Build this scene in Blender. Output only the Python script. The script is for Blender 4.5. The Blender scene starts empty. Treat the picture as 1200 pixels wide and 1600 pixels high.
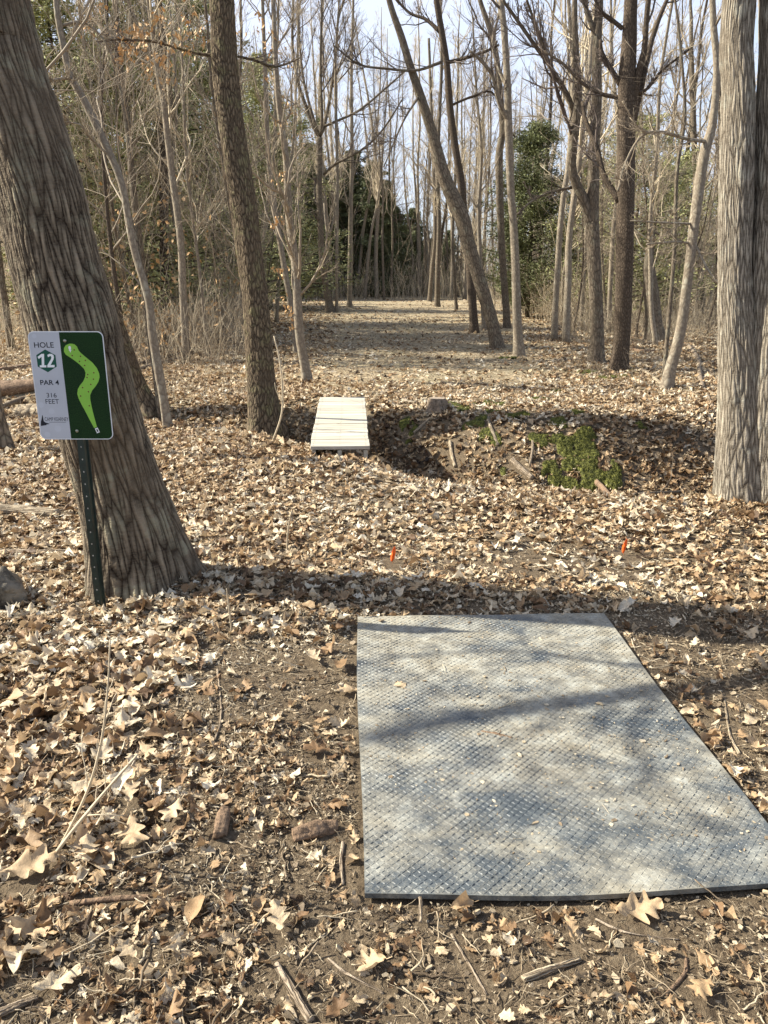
import bpy, math, random
import numpy as np
from mathutils import Vector, Matrix

SEED = 11
rng = np.random.default_rng(SEED); random.seed(SEED)
sc = bpy.context.scene
C = sc.collection
R = math.radians

# ------------------------------------------------------------------ camera model
CAM_H = 1.6; PITCH = R(16.5); F = 1200.0
cp, sp = math.cos(PITCH), math.sin(PITCH)
SUN_EL = R(37); SUN_AZ = (-0.985, 0.172)          # towards the sun, horizontally

def ray(px, py):
    a = (px - 600) / F; b = (800 - py) / F
    return np.array([a, cp + b * sp, -sp + b * cp])

# ------------------------------------------------------------------ noise and terrain
def vnoise(x, y, s=0):
    x = np.asarray(x, float); y = np.asarray(y, float)
    xi = np.floor(x).astype(np.int64); yi = np.floor(y).astype(np.int64)
    fx = x - xi; fy = y - yi
    fx = fx * fx * (3 - 2 * fx); fy = fy * fy * (3 - 2 * fy)
    def h(i, j):
        n = (i * 374761393 + j * 668265263 + s * 1442695041) & 0xFFFFFFFF
        n = ((n ^ (n >> 13)) * 1274126177) & 0xFFFFFFFF
        return ((n ^ (n >> 16)) & 0xFFFF) / 65535.0
    a = h(xi, yi); b = h(xi + 1, yi); c = h(xi, yi + 1); d = h(xi + 1, yi + 1)
    return (a * (1 - fx) + b * fx) * (1 - fy) + (c * (1 - fx) + d * fx) * fy

def sstep(a, b, x):
    t = np.clip((x - a) / (b - a), 0, 1)
    return t * t * (3 - 2 * t)

DITCH = np.array([  # x, y, depth, half width
    (-14, 13.5, .25, 1.3), (-6, 11.3, .30, 1.2), (-2.2, 10.0, .35, 1.1), (-0.55, 9.35, .75, 1.45), (0.35, 8.6, .88, 1.5),
    (1.4, 7.75, .82, 2.0), (2.6, 7.6, .74, 2.1), (4.2, 8.2, .66, 1.8), (6.2, 9.6, .6, 1.6),
    (8.5, 12.0, .6, 1.7), (12, 14, .5, 1.8), (22, 18, .5, 2.0)])

def ditch(x, y):
    best = np.full(x.shape, -1e9); out = np.zeros(x.shape)
    for a, b in zip(DITCH[:-1], DITCH[1:]):
        d = b[:2] - a[:2]; L2 = d @ d
        t = np.clip(((x - a[0]) * d[0] + (y - a[1]) * d[1]) / L2, 0, 1)
        dist = np.hypot(x - a[0] - t * d[0], y - a[1] - t * d[1])
        dep = a[2] + t * (b[2] - a[2]); w = a[3] + t * (b[3] - a[3])
        q = np.clip(dist / w, 0, 1)
        v = dep * (1 - q * q * (3 - 2 * q))
        out = np.maximum(out, v)
    return out

def terrain(x, y):
    x = np.asarray(x, float); y = np.asarray(y, float)
    z = 0.0105 * np.clip(y - 7, 0, 60)
    z = z + (vnoise(x * .35, y * .35, 1) - .5) * .10 * sstep(5, 12, y)
    z = z + (vnoise(x * 1.3, y * 1.3, 2) - .5) * .05
    z = z + (vnoise(x * 5, y * 5, 3) - .5) * .022
    z = z + (vnoise(x * 17, y * 17, 4) - .5) * .008 * (y < 12)
    side = sstep(-6, -22, x + .12 * (y - 20) * 0)
    z = z + side * sstep(16, 42, y) * 3.6
    z = z - ditch(x, y)
    # small burrow hole in the foreground
    z = z - .07 * np.exp(-(((x + .72) / .05) ** 2 + ((y - 2.0) / .05) ** 2) ** 1.5)
    # the mat lies on a levelled bed
    m = sstep(.25, 0, np.maximum(np.abs(x - .52) - .72, np.abs(y - 2.62) - 1.0))
    z = z * (1 - .85 * m) - .004 * m
    return z

def tz(x, y):
    return float(terrain(np.array([x]), np.array([y]))[0])

def G(px, py):
    d = ray(px, py); ts = np.concatenate([np.arange(1, 14, .02), np.arange(14, 120, .1)])
    X = ts * d[0]; Y = ts * d[1]; Z = CAM_H + ts * d[2]
    below = np.nonzero(Z < terrain(X, Y))[0]
    i = below[0] if len(below) else len(ts) - 1
    return np.array([X[i], Y[i], tz(X[i], Y[i])])

def atY(px, py, Y):
    d = ray(px, py); t = Y / d[1]
    return np.array([t * d[0], Y, CAM_H + t * d[2]])

def zc(p):
    return p[1] * cp + (CAM_H - p[2]) * sp

# ------------------------------------------------------------------ materials
def mat(name):
    m = bpy.data.materials.new(name); m.use_nodes = True
    nt = m.node_tree; nt.nodes.clear()
    out = nt.nodes.new('ShaderNodeOutputMaterial'); bs = nt.nodes.new('ShaderNodeBsdfPrincipled')
    nt.links.new(bs.outputs[0], out.inputs[0])
    return m, nt, bs, out
def N(nt, t, **kw):
    n = nt.nodes.new(t)
    for k, v in kw.items():
        if isinstance(k, str) and k in n.inputs.keys(): n.inputs[k].default_value = v
        else: setattr(n, k, v)
    return n
def LK(nt, a, b): nt.links.new(a, b)
def ramp(nt, src, stops, interp='LINEAR'):
    r = nt.nodes.new('ShaderNodeValToRGB'); r.color_ramp.interpolation = interp
    e = r.color_ramp.elements
    while len(e) < len(stops): e.new(.5)
    for k, (p, c) in enumerate(stops):
        e[k].position = p; e[k].color = (*c, 1) if len(c) == 3 else c
    if src is not None: LK(nt, src, r.inputs[0])
    return r
def mix(nt, fac, a, b, kind='MIX'):
    m = nt.nodes.new('ShaderNodeMix'); m.data_type = 'RGBA'; m.blend_type = kind
    for s, i in ((fac, 0), (a, 6), (b, 7)):
        if hasattr(s, 'links'): LK(nt, s, m.inputs[i])
        elif i == 0: m.inputs[0].default_value = s
        else: m.inputs[i].default_value = (*s, 1)
    return m.outputs[2]
def mapping(nt, src, scale, loc=(0, 0, 0)):
    m = nt.nodes.new('ShaderNodeMapping'); LK(nt, src, m.inputs[0]); m.inputs['Scale'].default_value = scale
    m.inputs['Location'].default_value = loc
    return m.outputs[0]
def noise(nt, vec, scale, detail=4, rough=.55, dist=0):
    n = nt.nodes.new('ShaderNodeTexNoise'); LK(nt, vec, n.inputs['Vector'])
    n.inputs['Scale'].default_value = scale; n.inputs['Detail'].default_value = detail
    n.inputs['Roughness'].default_value = rough; n.inputs['Distortion'].default_value = dist
    return n
def math_(nt, op, a, b=None, clamp=False):
    m = nt.nodes.new('ShaderNodeMath'); m.operation = op; m.use_clamp = clamp
    for i, s in enumerate((a, b)):
        if s is None: continue
        if hasattr(s, 'links'): LK(nt, s, m.inputs[i])
        else: m.inputs[i].default_value = s
    return m.outputs[0]
def bump(nt, bs, h, strength, dist):
    b = nt.nodes.new('ShaderNodeBump'); b.inputs['Strength'].default_value = strength
    b.inputs['Distance'].default_value = dist; LK(nt, h, b.inputs['Height']); LK(nt, b.outputs[0], bs.inputs['Normal'])
    return b

def bark(name, ridge, furrow, su=34, sv=2.2, disp=0.0, bmp=.02, lichen=None, warm=None, wide=6.5):
    """furrowed bark on the trunk's own uv, in metres: long interlacing ridges, winding furrows, short cross cracks"""
    m, nt, bs, out = mat(name)
    uv = N(nt, 'ShaderNodeTexCoord').outputs['UV']
    wob = noise(nt, mapping(nt, uv, (5, 2.5, 1)), 1, 2)
    va = nt.nodes.new('ShaderNodeVectorMath'); va.operation = 'MULTIPLY_ADD'
    LK(nt, wob.outputs['Color'], va.inputs[0]); va.inputs[1].default_value = (.014, .04, 0); LK(nt, uv, va.inputs[2])
    w_ = va.outputs[0]
    def furrows(sc_, loc, k, det=1.5):
        n_ = noise(nt, mapping(nt, w_, sc_, loc), 1, det, .45)
        return math_(nt, 'MULTIPLY', math_(nt, 'ABSOLUTE', math_(nt, 'SUBTRACT', n_.outputs['Fac'], .5)), k, True)
    vo = nt.nodes.new('ShaderNodeTexVoronoi'); vo.feature = 'DISTANCE_TO_EDGE'; vo.voronoi_dimensions = '2D'; vo.inputs['Randomness'].default_value = 1
    LK(nt, mapping(nt, w_, (su, sv, 1)), vo.inputs['Vector']); vo.inputs['Scale'].default_value = 1
    e0 = math_(nt, 'MULTIPLY', vo.outputs['Distance'], wide * .62, True)
    e1 = math_(nt, 'MINIMUM', e0, math_(nt, 'ADD', furrows((su * .8, sv * .8, 1), (13, 5, 0), wide * 1.7), .12))
    e1 = math_(nt, 'POWER', e1, .75)
    e2 = furrows((su * 2.1, sv * 3.2, 1), (3, 9, 0), wide * .9)
    cr_ = furrows((su * .45, sv * 12, 1), (7, 1, 0), wide * 3)
    fine = noise(nt, mapping(nt, uv, (su * 3.2, su * 1.4, 1)), 1, 5, .75)
    h = math_(nt, 'ADD', math_(nt, 'MULTIPLY', e1, .64), math_(nt, 'MULTIPLY', e2, .16))
    h = math_(nt, 'ADD', h, math_(nt, 'MULTIPLY', cr_, .07))
    h = math_(nt, 'ADD', h, math_(nt, 'MULTIPLY', fine.outputs['Fac'], .24))
    big = noise(nt, mapping(nt, uv, (2.5, .9, 1)), 1, 3)
    mid_ = tuple((a * .5 + b * .5) for a, b in zip(furrow, ridge))
    cr = ramp(nt, h, [(0.22, furrow), (.52, mid_), (.80, ridge), (1, tuple(min(1, a * 1.25) for a in ridge))])
    col = cr.outputs[0]
    tint = warm or tuple(a * .62 for a in ridge)
    col = mix(nt, math_(nt, 'MULTIPLY', ramp(nt, big.outputs['Fac'], [(.42, (0, 0, 0)), (.62, (1, 1, 1))]).outputs[0], .45), col, tint, 'MIX')
    if lichen:
        ln = noise(nt, mapping(nt, uv, (9, 5, 1), (11, 2, 0)), 1, 6, .75)
        lf = ramp(nt, ln.outputs['Fac'], [(.52, (0, 0, 0)), (.60, (1, 1, 1))]).outputs[0]
        col = mix(nt, math_(nt, 'MULTIPLY', math_(nt, 'MULTIPLY', lf, e1), .65), col, lichen)
    LK(nt, col, bs.inputs['Base Color']); bs.inputs['Roughness'].default_value = .95
    bs.inputs['Specular IOR Level'].default_value = .12
    if disp:
        d = nt.nodes.new('ShaderNodeDisplacement'); LK(nt, h, d.inputs['Height']); d.inputs['Scale'].default_value = disp
        d.inputs['Midlevel'].default_value = .6
        LK(nt, d.outputs[0], out.inputs['Displacement']); m.displacement_method = 'BOTH'
    else:
        bump(nt, bs, h, 1.0, bmp)
    return m

def simple(name, col, rough=.7, var=.25, scale=20, bmp=0, spec=.3, col2=None, metallic=0):
    m, nt, bs, out = mat(name)
    co = N(nt, 'ShaderNodeTexCoord').outputs['Object']
    n = noise(nt, co, scale, 5, .65)
    c2 = col2 or tuple(max(0, a * (1 - var * 1.6)) for a in col)
    r = ramp(nt, n.outputs['Fac'], [(.3, c2), (.5, col), (.75, tuple(min(1, a * (1 + var)) for a in col))])
    LK(nt, r.outputs[0], bs.inputs['Base Color']); bs.inputs['Roughness'].default_value = rough
    bs.inputs['Specular IOR Level'].default_value = spec; bs.inputs['Metallic'].default_value = metallic
    if bmp: bump(nt, bs, n.outputs['Fac'], 1, bmp)
    return m

def attr(nt, name, kind):
    a = nt.nodes.new('ShaderNodeAttribute'); a.attribute_name = name; a.attribute_type = kind
    return a

def leafmat(name, stops, kind='INSTANCER', transl=.22):
    m, nt, bs, out = mat(name)
    a = attr(nt, 'tone', kind)
    r = ramp(nt, a.outputs['Fac'], stops)
    co = N(nt, 'ShaderNodeTexCoord').outputs['Object']
    n = noise(nt, co, 6, 4, .7)
    col = mix(nt, .55, r.outputs[0], ramp(nt, n.outputs['Fac'], [(.3, (.45, .42, .40)), (.7, (1, 1, 1))]).outputs[0], 'MULTIPLY')
    LK(nt, col, bs.inputs['Base Color']); bs.inputs['Roughness'].default_value = .62
    bs.inputs['Specular IOR Level'].default_value = .28
    bump(nt, bs, n.outputs['Fac'], .35, .01)
    t = nt.nodes.new('ShaderNodeBsdfTranslucent'); LK(nt, col, t.inputs[0])
    mx = nt.nodes.new('ShaderNodeMixShader'); mx.inputs[0].default_value = transl
    LK(nt, bs.outputs[0], mx.inputs[1]); LK(nt, t.outputs[0], mx.inputs[2]); LK(nt, mx.outputs[0], out.inputs[0])
    return m

M = {}
M['oak'] = bark('oak_bark', (.25, .20, .14), (.022, .015, .010), 54, 3.4, .020, lichen=(.27, .26, .18), warm=(.16, .12, .08), wide=4.0)
M['dark_oak'] = bark('dark_oak_bark', (.17, .13, .085), (.028, .020, .014), 46, 7, .014, lichen=(.20, .19, .09), warm=(.11, .08, .052), wide=6)
M['pale_oak'] = bark('pale_oak_bark', (.335, .29, .225), (.055, .042, .030), 76, 4.2, .012, lichen=(.38, .365, .29), warm=(.22, .18, .13), wide=5)
M['mid'] = bark('grey_tree_bark', (.20, .16, .115), (.06, .046, .034), 40, 6, 0, .010, lichen=(.26, .25, .18))
M['brown'] = bark('brown_tree_bark', (.125, .095, .068), (.035, .026, .019), 50, 12, 0, .010)
M['smooth'] = bark('smooth_tree_bark', (.27, .225, .165), (.16, .125, .092), 26, 9, 0, .004, lichen=(.34, .32, .25))
M['twig'] = simple('twig_bark', (.27, .215, .15), .8, .3, 3)
M['twig_dark'] = simple('dark_twig_bark', (.13, .10, .08), .8, .3, 3)
M['twig_pale'] = simple('pale_twig_bark', (.50, .41, .28), .8, .3, 3)
M['stick'] = bark('dead_wood', (.32, .255, .185), (.10, .07, .045), 70, 8, 0, .008)
M['rotten'] = simple('rotten_wood', (.20, .13, .08), .9, .6, 45, .012, col2=(.04, .025, .015))
M['palewood'] = bark('bleached_wood', (.44, .36, .25), (.14, .095, .06), 60, 5, 0, .010)

LEAF_STOPS = [(0, (.038, .025, .015)), (.16, (.12, .068, .034)), (.32, (.26, .158, .080)), (.50, (.45, .308, .17)), (.72, (.61, .482, .315)), (1, (.74, .665, .52))]
M['leaf'] = leafmat('dry_leaf', LEAF_STOPS)
M['leaf_one'] = leafmat('dry_leaf_single', LEAF_STOPS, 'OBJECT')
M['beech'] = simple('clinging_leaf', (.52, .32, .14), .6, .4, 4, col2=(.42, .24, .10))

def ground_mat():
    m, nt, bs, out = mat('forest_floor')
    g = N(nt, 'ShaderNodeNewGeometry').outputs['Position']
    n1 = noise(nt, g, 1.2, 5, .6); n2 = noise(nt, g, 38, 6, .75); n3 = noise(nt, g, 130, 3, .7)
    v = nt.nodes.new('ShaderNodeTexVoronoi'); LK(nt, mapping(nt, g, (1, 1, .4)), v.inputs['Vector']); v.inputs['Scale'].default_value = 55
    dirt = ramp(nt, n2.outputs['Fac'], [(.28, (.030, .021, .014)), (.46, (.10, .072, .045)), (.60, (.20, .15, .095)), (.78, (.34, .27, .18))]).outputs[0]
    chips = ramp(nt, v.outputs['Color'], [(0, (.06, .042, .03)), (.5, (.19, .14, .09)), (.86, (.30, .23, .15)), (1, (.46, .38, .26))]).outputs[0]
    near = mix(nt, .35, dirt, chips)
    near = mix(nt, ramp(nt, n1.outputs['Fac'], [(.42, (0, 0, 0)), (.62, (.65, .65, .65))]).outputs[0], near, (.175, .132, .085))
    # dry mown litter farther off: cells the size of leaves
    v2 = nt.nodes.new('ShaderNodeTexVoronoi'); LK(nt, g, v2.inputs['Vector']); v2.inputs['Scale'].default_value = 16
    far = ramp(nt, v2.outputs['Color'], [(0, (.085, .06, .036)), (.3, (.235, .175, .105)), (.65, (.37, .292, .185)), (1, (.54, .455, .315))]).outputs[0]
    far = mix(nt, ramp(nt, noise(nt, g, .6, 4).outputs['Fac'], [(.45, (0, 0, 0)), (.65, (.6, .6, .6))]).outputs[0], far, (.32, .27, .165))
    sx = nt.nodes.new('ShaderNodeSeparateXYZ'); LK(nt, g, sx.inputs[0])
    f = math_(nt, 'MULTIPLY', math_(nt, 'SUBTRACT', sx.outputs[1], 9.5), .3, True)
    LK(nt, mix(nt, f, near, far), bs.inputs['Base Color'])
    bs.inputs['Roughness'].default_value = .95; bs.inputs['Specular IOR Level'].default_value = .15
    h = math_(nt, 'ADD', n2.outputs['Fac'], math_(nt, 'MULTIPLY', n3.outputs['Fac'], .4))
    h = math_(nt, 'ADD', h, math_(nt, 'MULTIPLY', v2.outputs['Distance'], math_(nt, 'MULTIPLY', f, 1.2)))
    bump(nt, bs, h, 1, .03)
    return m
M['ground'] = ground_mat()

# ------------------------------------------------------------------ mesh helpers
def mesh_np(name, V, faces_flat, counts, uv=None, smooth=True, attrs=None):
    me = bpy.data.meshes.new(name)
    V = np.ascontiguousarray(V, dtype=np.float32)
    faces_flat = np.ascontiguousarray(faces_flat, dtype=np.int32).ravel()
    counts = np.ascontiguousarray(counts, dtype=np.int32)
    me.vertices.add(len(V)); me.vertices.foreach_set('co', V.ravel())
    me.loops.add(len(faces_flat)); me.loops.foreach_set('vertex_index', faces_flat)
    me.polygons.add(len(counts))
    st = np.concatenate([[0], np.cumsum(counts)[:-1]]).astype(np.int32)
    me.polygons.foreach_set('loop_start', st)
    try: me.polygons.foreach_set('loop_total', counts)
    except Exception: pass
    me.polygons.foreach_set('use_smooth', np.full(len(counts), bool(smooth)))
    if uv is not None:
        l = me.uv_layers.new(name='UVMap'); l.data.foreach_set('uv', np.ascontiguousarray(uv, dtype=np.float32).ravel())
    me.update(calc_edges=True); me.validate()
    return me

def obj(name, me, m=None, parent=None):
    o = bpy.data.objects.new(name, me); C.objects.link(o)
    if m is not None: me.materials.append(m)
    if parent is not None: o.parent = parent
    return o
def tag(o, label=None, cat=None, group=None, kind=None):
    if label: o['label'] = label
    if cat: o['category'] = cat
    if group: o['group'] = group
    if kind: o['kind'] = kind
    return o
def empty(name, loc, label=None, cat=None, group=None):
    o = bpy.data.objects.new(name, None); C.objects.link(o); o.location = loc; o.empty_display_size = .2
    return tag(o, label, cat, group)
def norm(a): return a / np.maximum(np.linalg.norm(a, axis=-1, keepdims=True), 1e-9)

class Tubes:
    def __init__(s): s.g = {}
    def add(s, P, Rr, sides):
        P = np.asarray(P, float); Rr = np.asarray(Rr, float)
        if P.ndim == 2: P = P[None]; Rr = Rr[None]
        s.g.setdefault((P.shape[1], sides), []).append((P, Rr))
    def mesh(s, name, origin=(0, 0, 0), mod=None):
        Vs, Fs, UVs, Cn = [], [], [], []; off = 0
        for (n, k), lst in s.g.items():
            P = np.concatenate([a for a, _ in lst]); Q = np.concatenate([b for _, b in lst])
            B = len(P)
            T = norm(np.gradient(P, axis=1))
            mt = np.abs(norm(T.mean(1)))[:, 1]
            ref = np.where(mt[:, None] > .8, np.array([0, 0, 1.]), np.array([0, 1., 0]))[:, None, :]
            b1 = norm(ref - (ref * T).sum(-1, keepdims=True) * T); b2 = np.cross(T, b1)
            th = np.arange(k) / k * 2 * np.pi
            rr = Q[:, :, None] * np.ones(k)
            if mod is not None: rr = mod(rr, P, th)
            V = P[:, :, None, :] + rr[..., None] * (np.cos(th)[None, None, :, None] * b1[:, :, None, :] + np.sin(th)[None, None, :, None] * b2[:, :, None, :])
            idx = (np.arange(B * n * k) + off).reshape(B, n, k)
            a = idx[:, :-1, :]; bb = np.roll(a, -1, 2); d = idx[:, 1:, :]; cc = np.roll(d, -1, 2)
            Fq = np.stack([a, bb, cc, d], -1).reshape(-1, 4)
            L = np.concatenate([np.zeros((B, 1)), np.cumsum(np.linalg.norm(np.diff(P, axis=1), axis=-1), 1)], 1)
            r0 = Q.mean(1)[:, None, None]
            rnd = (np.arange(B) * .37 % 5)[:, None, None]
            u0 = rnd + r0 * 2 * np.pi * (np.arange(k) / k)[None, None, :] + 0 * L[:, :-1, None]
            u1 = rnd + r0 * 2 * np.pi * ((np.arange(k) + 1) / k)[None, None, :] + 0 * L[:, :-1, None]
            v0 = L[:, :-1, None] + 0 * u0; v1 = L[:, 1:, None] + 0 * u0
            uv = np.stack([np.stack([u0, v0], -1), np.stack([u1, v0], -1), np.stack([u1, v1], -1), np.stack([u0, v1], -1)], -2).reshape(-1, 2)
            Vs.append(V.reshape(-1, 3)); Fs.append(Fq.ravel()); Cn.append(np.full(len(Fq), 4)); UVs.append(uv)
            off += B * n * k
            # end caps
            for e in (0, n - 1):
                if k >= 4:
                    cap = idx[:, e, :] if e else idx[:, e, ::-1]
                    Fs.append(cap.ravel()); Cn.append(np.full(B, k)); UVs.append(np.zeros((B * k, 2)))
        return mesh_np(name, np.concatenate(Vs) - np.asarray(origin), np.concatenate(Fs), np.concatenate(Cn), np.concatenate(UVs))

def resample(pts, rad, n):
    """smooth curve through the points (Catmull-Rom), n samples by length"""
    P = np.asarray(pts, float); Q = np.asarray(rad, float)
    A = np.c_[P, Q]; E = np.vstack([2 * A[0] - A[1], A, 2 * A[-1] - A[-2]])
    out = []
    for i in range(1, len(E) - 2):
        p0, p1, p2, p3 = E[i - 1], E[i], E[i + 1], E[i + 2]
        for t in np.linspace(0, 1, 16, endpoint=False):
            out.append(.5 * ((2 * p1) + (p2 - p0) * t + (2 * p0 - 5 * p1 + 4 * p2 - p3) * t * t + (3 * p1 - p0 - 3 * p2 + p3) * t ** 3))
    out.append(E[-2]); out = np.array(out)
    L = np.r_[0, np.cumsum(np.linalg.norm(np.diff(out[:, :3], axis=0), axis=1))]
    s = np.linspace(0, L[-1], n)
    res = np.stack([np.interp(s, L, out[:, j]) for j in range(4)], 1)
    return res[:, :3], np.maximum(res[:, 3], .002)

def spawn(P, Q, k, t0, t1, lf, rf, ang, n, up=.1, wob=.18, lmax=9, rmin=.003, end=.3, L=None):
    """k child branches on every parent polyline, all at once"""
    B, m, _ = P.shape
    pl = np.linalg.norm(np.diff(P, axis=1), axis=-1).sum(1)
    ii = np.repeat(np.arange(B), k); K = len(ii)
    t = rng.uniform(t0, t1, K); x = t * (m - 1); i0 = np.minimum(x.astype(int), m - 2); f = (x - i0)[:, None]
    pos = P[ii, i0] * (1 - f) + P[ii, i0 + 1] * f
    r0 = Q[ii, i0] * (1 - f[:, 0]) + Q[ii, i0 + 1] * f[:, 0]
    tan = norm(P[ii, i0 + 1] - P[ii, i0])
    perp = norm(np.cross(tan, rng.normal(size=(K, 3))))
    a = (ang + rng.normal(0, .18, K))[:, None]
    d = norm(np.cos(a) * tan + np.sin(a) * perp)
    ln = (pl[ii] if L is None else L) * lf * (1.25 - t) * rng.uniform(.55, 1.25, K)
    ln = np.minimum(ln, lmax)
    step = (ln / (n - 1))[:, None]
    pts = [pos]
    for j in range(n - 1):
        pts.append(pts[-1] + d * step)
        d = norm(d + rng.normal(0, wob, (K, 3)) + np.array([0, 0, up]))
    Pc = np.stack(pts, 1)
    rs = np.maximum(r0 * rf * rng.uniform(.7, 1.1, K), rmin)
    Qc = np.maximum(rs[:, None] * np.linspace(1, end, n)[None, :], rmin * .8)
    return Pc, Qc

# ------------------------------------------------------------------ ground sheet
def sheet():
    ys = np.concatenate([np.arange(-6, 0.8, .2), np.arange(.8, 6, .02), np.arange(6, 13, .05), np.arange(13, 40, .3), np.geomspace(40, 420, 60)])
    us = np.concatenate([-np.geomspace(420, 16, 30), np.arange(-15.5, -4, .35), np.arange(-4, 5.6, .024 if False else .035), np.arange(5.8, 16, .35), np.geomspace(16.5, 420, 30)])
    X, Y = np.meshgrid(us, ys)
    Z = terrain(X, Y)
    V = np.stack([X, Y, Z], -1).reshape(-1, 3)
    r, c = X.shape
    idx = np.arange(r * c).reshape(r, c)
    Fq = np.stack([idx[:-1, :-1], idx[:-1, 1:], idx[1:, 1:], idx[1:, :-1]], -1).reshape(-1, 4)
    o = obj('ground', mesh_np('ground', V, Fq, np.full(len(Fq), 4)), M['ground'])
    tag(o, kind='structure')
sheet()

# ------------------------------------------------------------------ leaves and litter
def leaf_template(name, seed, n=15, cols=5, curl=.25, roll=.3, lobes=3.6, simple_shape=False):
    r = random.Random(seed)
    ts = [i / (n - 1) for i in range(n)]
    ph = r.uniform(-.3, .3)
    V = []; 
    cs = [-1, -.5, 0, .5, 1] if cols == 5 else [-1, 0, 1]
    tw = r.uniform(-.6, .6); bend = r.uniform(-.5, 1) * curl; rl = r.uniform(-.3, 1) * roll
    for t in ts:
        env = (math.sin(math.pi * min(1, t * .92 + .06)) ** .75) * .325 * (1 + .25 * math.sin(math.pi * t * 1.2 - .6))
        lob = 1 if simple_shape else (.36 + .64 * (.5 + .5 * math.cos(2 * math.pi * (t * lobes + ph))) ** .8)
        if t > .97: env *= .2
        for s in cs:
            side = lob * (1 + .12 * math.sin(13 * t + s * 2 + seed))
            x = s * env * (side if abs(s) > .9 else (.55 + .45 * side) if abs(s) > .4 else 1)
            y = t - .5 + (abs(x) * .45 * (0 if simple_shape else 1))
            a = x * rl * 6
            z = (x * x) * rl * 5 + bend * (t - .5) ** 2 * 2 + .05 * math.sin(9 * t + s * 3 + seed) + tw * x * (t - .5) * 1.1
            x2 = x * (1 - .35 * min(1, abs(rl * x * 5)))
            V.append((x2, y, z))
    k = len(cs); Fc = []
    for i in range(n - 1):
        for j in range(k - 1):
            Fc.append((i * k + j, i * k + j + 1, (i + 1) * k + j + 1, (i + 1) * k + j))
    # stalk
    b = len(V); V += [(-.012, -.5, 0), (.012, -.5, 0), (.012, -.72, .03), (-.012, -.72, .03)]; Fc.append((b, b + 1, b + 2, b + 3))
    V = np.array(V); V[:, 2] -= V[:, 2].min() * .8
    me = mesh_np(name, V, np.array(Fc), np.full(len(Fc), 4))
    return me
def coll_of(name, meshes, m):
    col = bpy.data.collections.new(name)
    for i, me in enumerate(meshes):
        me.materials.append(m); o = bpy.data.objects.new('%s_%02d' % (name, i), me); col.objects.link(o)
    return col
near_leaves = coll_of('oak_leaf_shape', [leaf_template('oak_leaf', i, 15, 5, .5 + .12 * i, .15 + .1 * (i % 5), 3.2 + .5 * (i % 3)) for i in range(9)]
                      + [leaf_template('oval_leaf', 30 + i, 8, 5, .5, .5, simple_shape=True) for i in range(3)], M['leaf'])
far_leaves = coll_of('far_leaf_shape', [leaf_template('far_leaf', 50 + i, 7, 3, .6, .5, 3.1) for i in range(6)], M['leaf'])

def chip_meshes():
    out = []
    for s in range(8):
        r = random.Random(900 + s)
        k = r.choice([4, 5, 6]); lw = r.uniform(.2, .8)
        V = []; 
        for i in range(k):
            a = 2 * math.pi * i / k + r.uniform(-.3, .3)
            V.append((.5 * math.cos(a) * r.uniform(.6, 1), .5 * lw * math.sin(a) * r.uniform(.6, 1), r.uniform(-.06, .06)))
        V = V + [(x * .9, y * .9, z + .09) for x, y, z in V]
        Fl, cn = [], []
        Fl += list(range(k, 2 * k)); cn.append(k)
        for i in range(k):
            Fl += [i, (i + 1) % k, k + (i + 1) % k, k + i]; cn.append(4)
        out.append(mesh_np('chip', np.array(V), Fl, cn, smooth=False))
    for s in range(5):          # bits of stalk and twig
        r = np.random.default_rng(s + 70)
        P = np.stack([np.linspace(-.9, .9, 5), r.normal(0, .09, 5), np.abs(r.normal(.03, .05, 5))], 1)
        T = Tubes(); T.add(P, np.array([.035, .04, .03, .03, .015]), 4); out.append(T.mesh('stalk'))
    return out
M['chip'] = leafmat('litter_chip', [(0, (.045, .03, .018)), (.3, (.14, .10, .06)), (.55, (.29, .22, .14)), (.8, (.48, .39, .26)), (1, (.66, .58, .43))], transl=.05)
chips = coll_of('chip_shape', chip_meshes(), M['chip'])
def stalk_meshes():
    out = []
    for q in range(6):
        r = np.random.default_rng(q + 170); P = np.stack([np.linspace(-1, 1, 7), np.cumsum(r.normal(0, .07, 7)), np.abs(r.normal(.03, .05, 7))], 1)
        T = Tubes(); T.add(P, np.array([.022, .026, .02, .024, .02, .016, .01]) * (1 + q % 3 * .5), 4)
        if q % 2: T.add(np.stack([P[3], P[3] + [.3, .35, .03], P[3] + [.6, .55, .02]]), np.array([.016, .012, .007]), 3)
        out.append(T.mesh('straw'))
    return out
straws = coll_of('straw_shape', stalk_meshes(), M['chip'])

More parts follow.
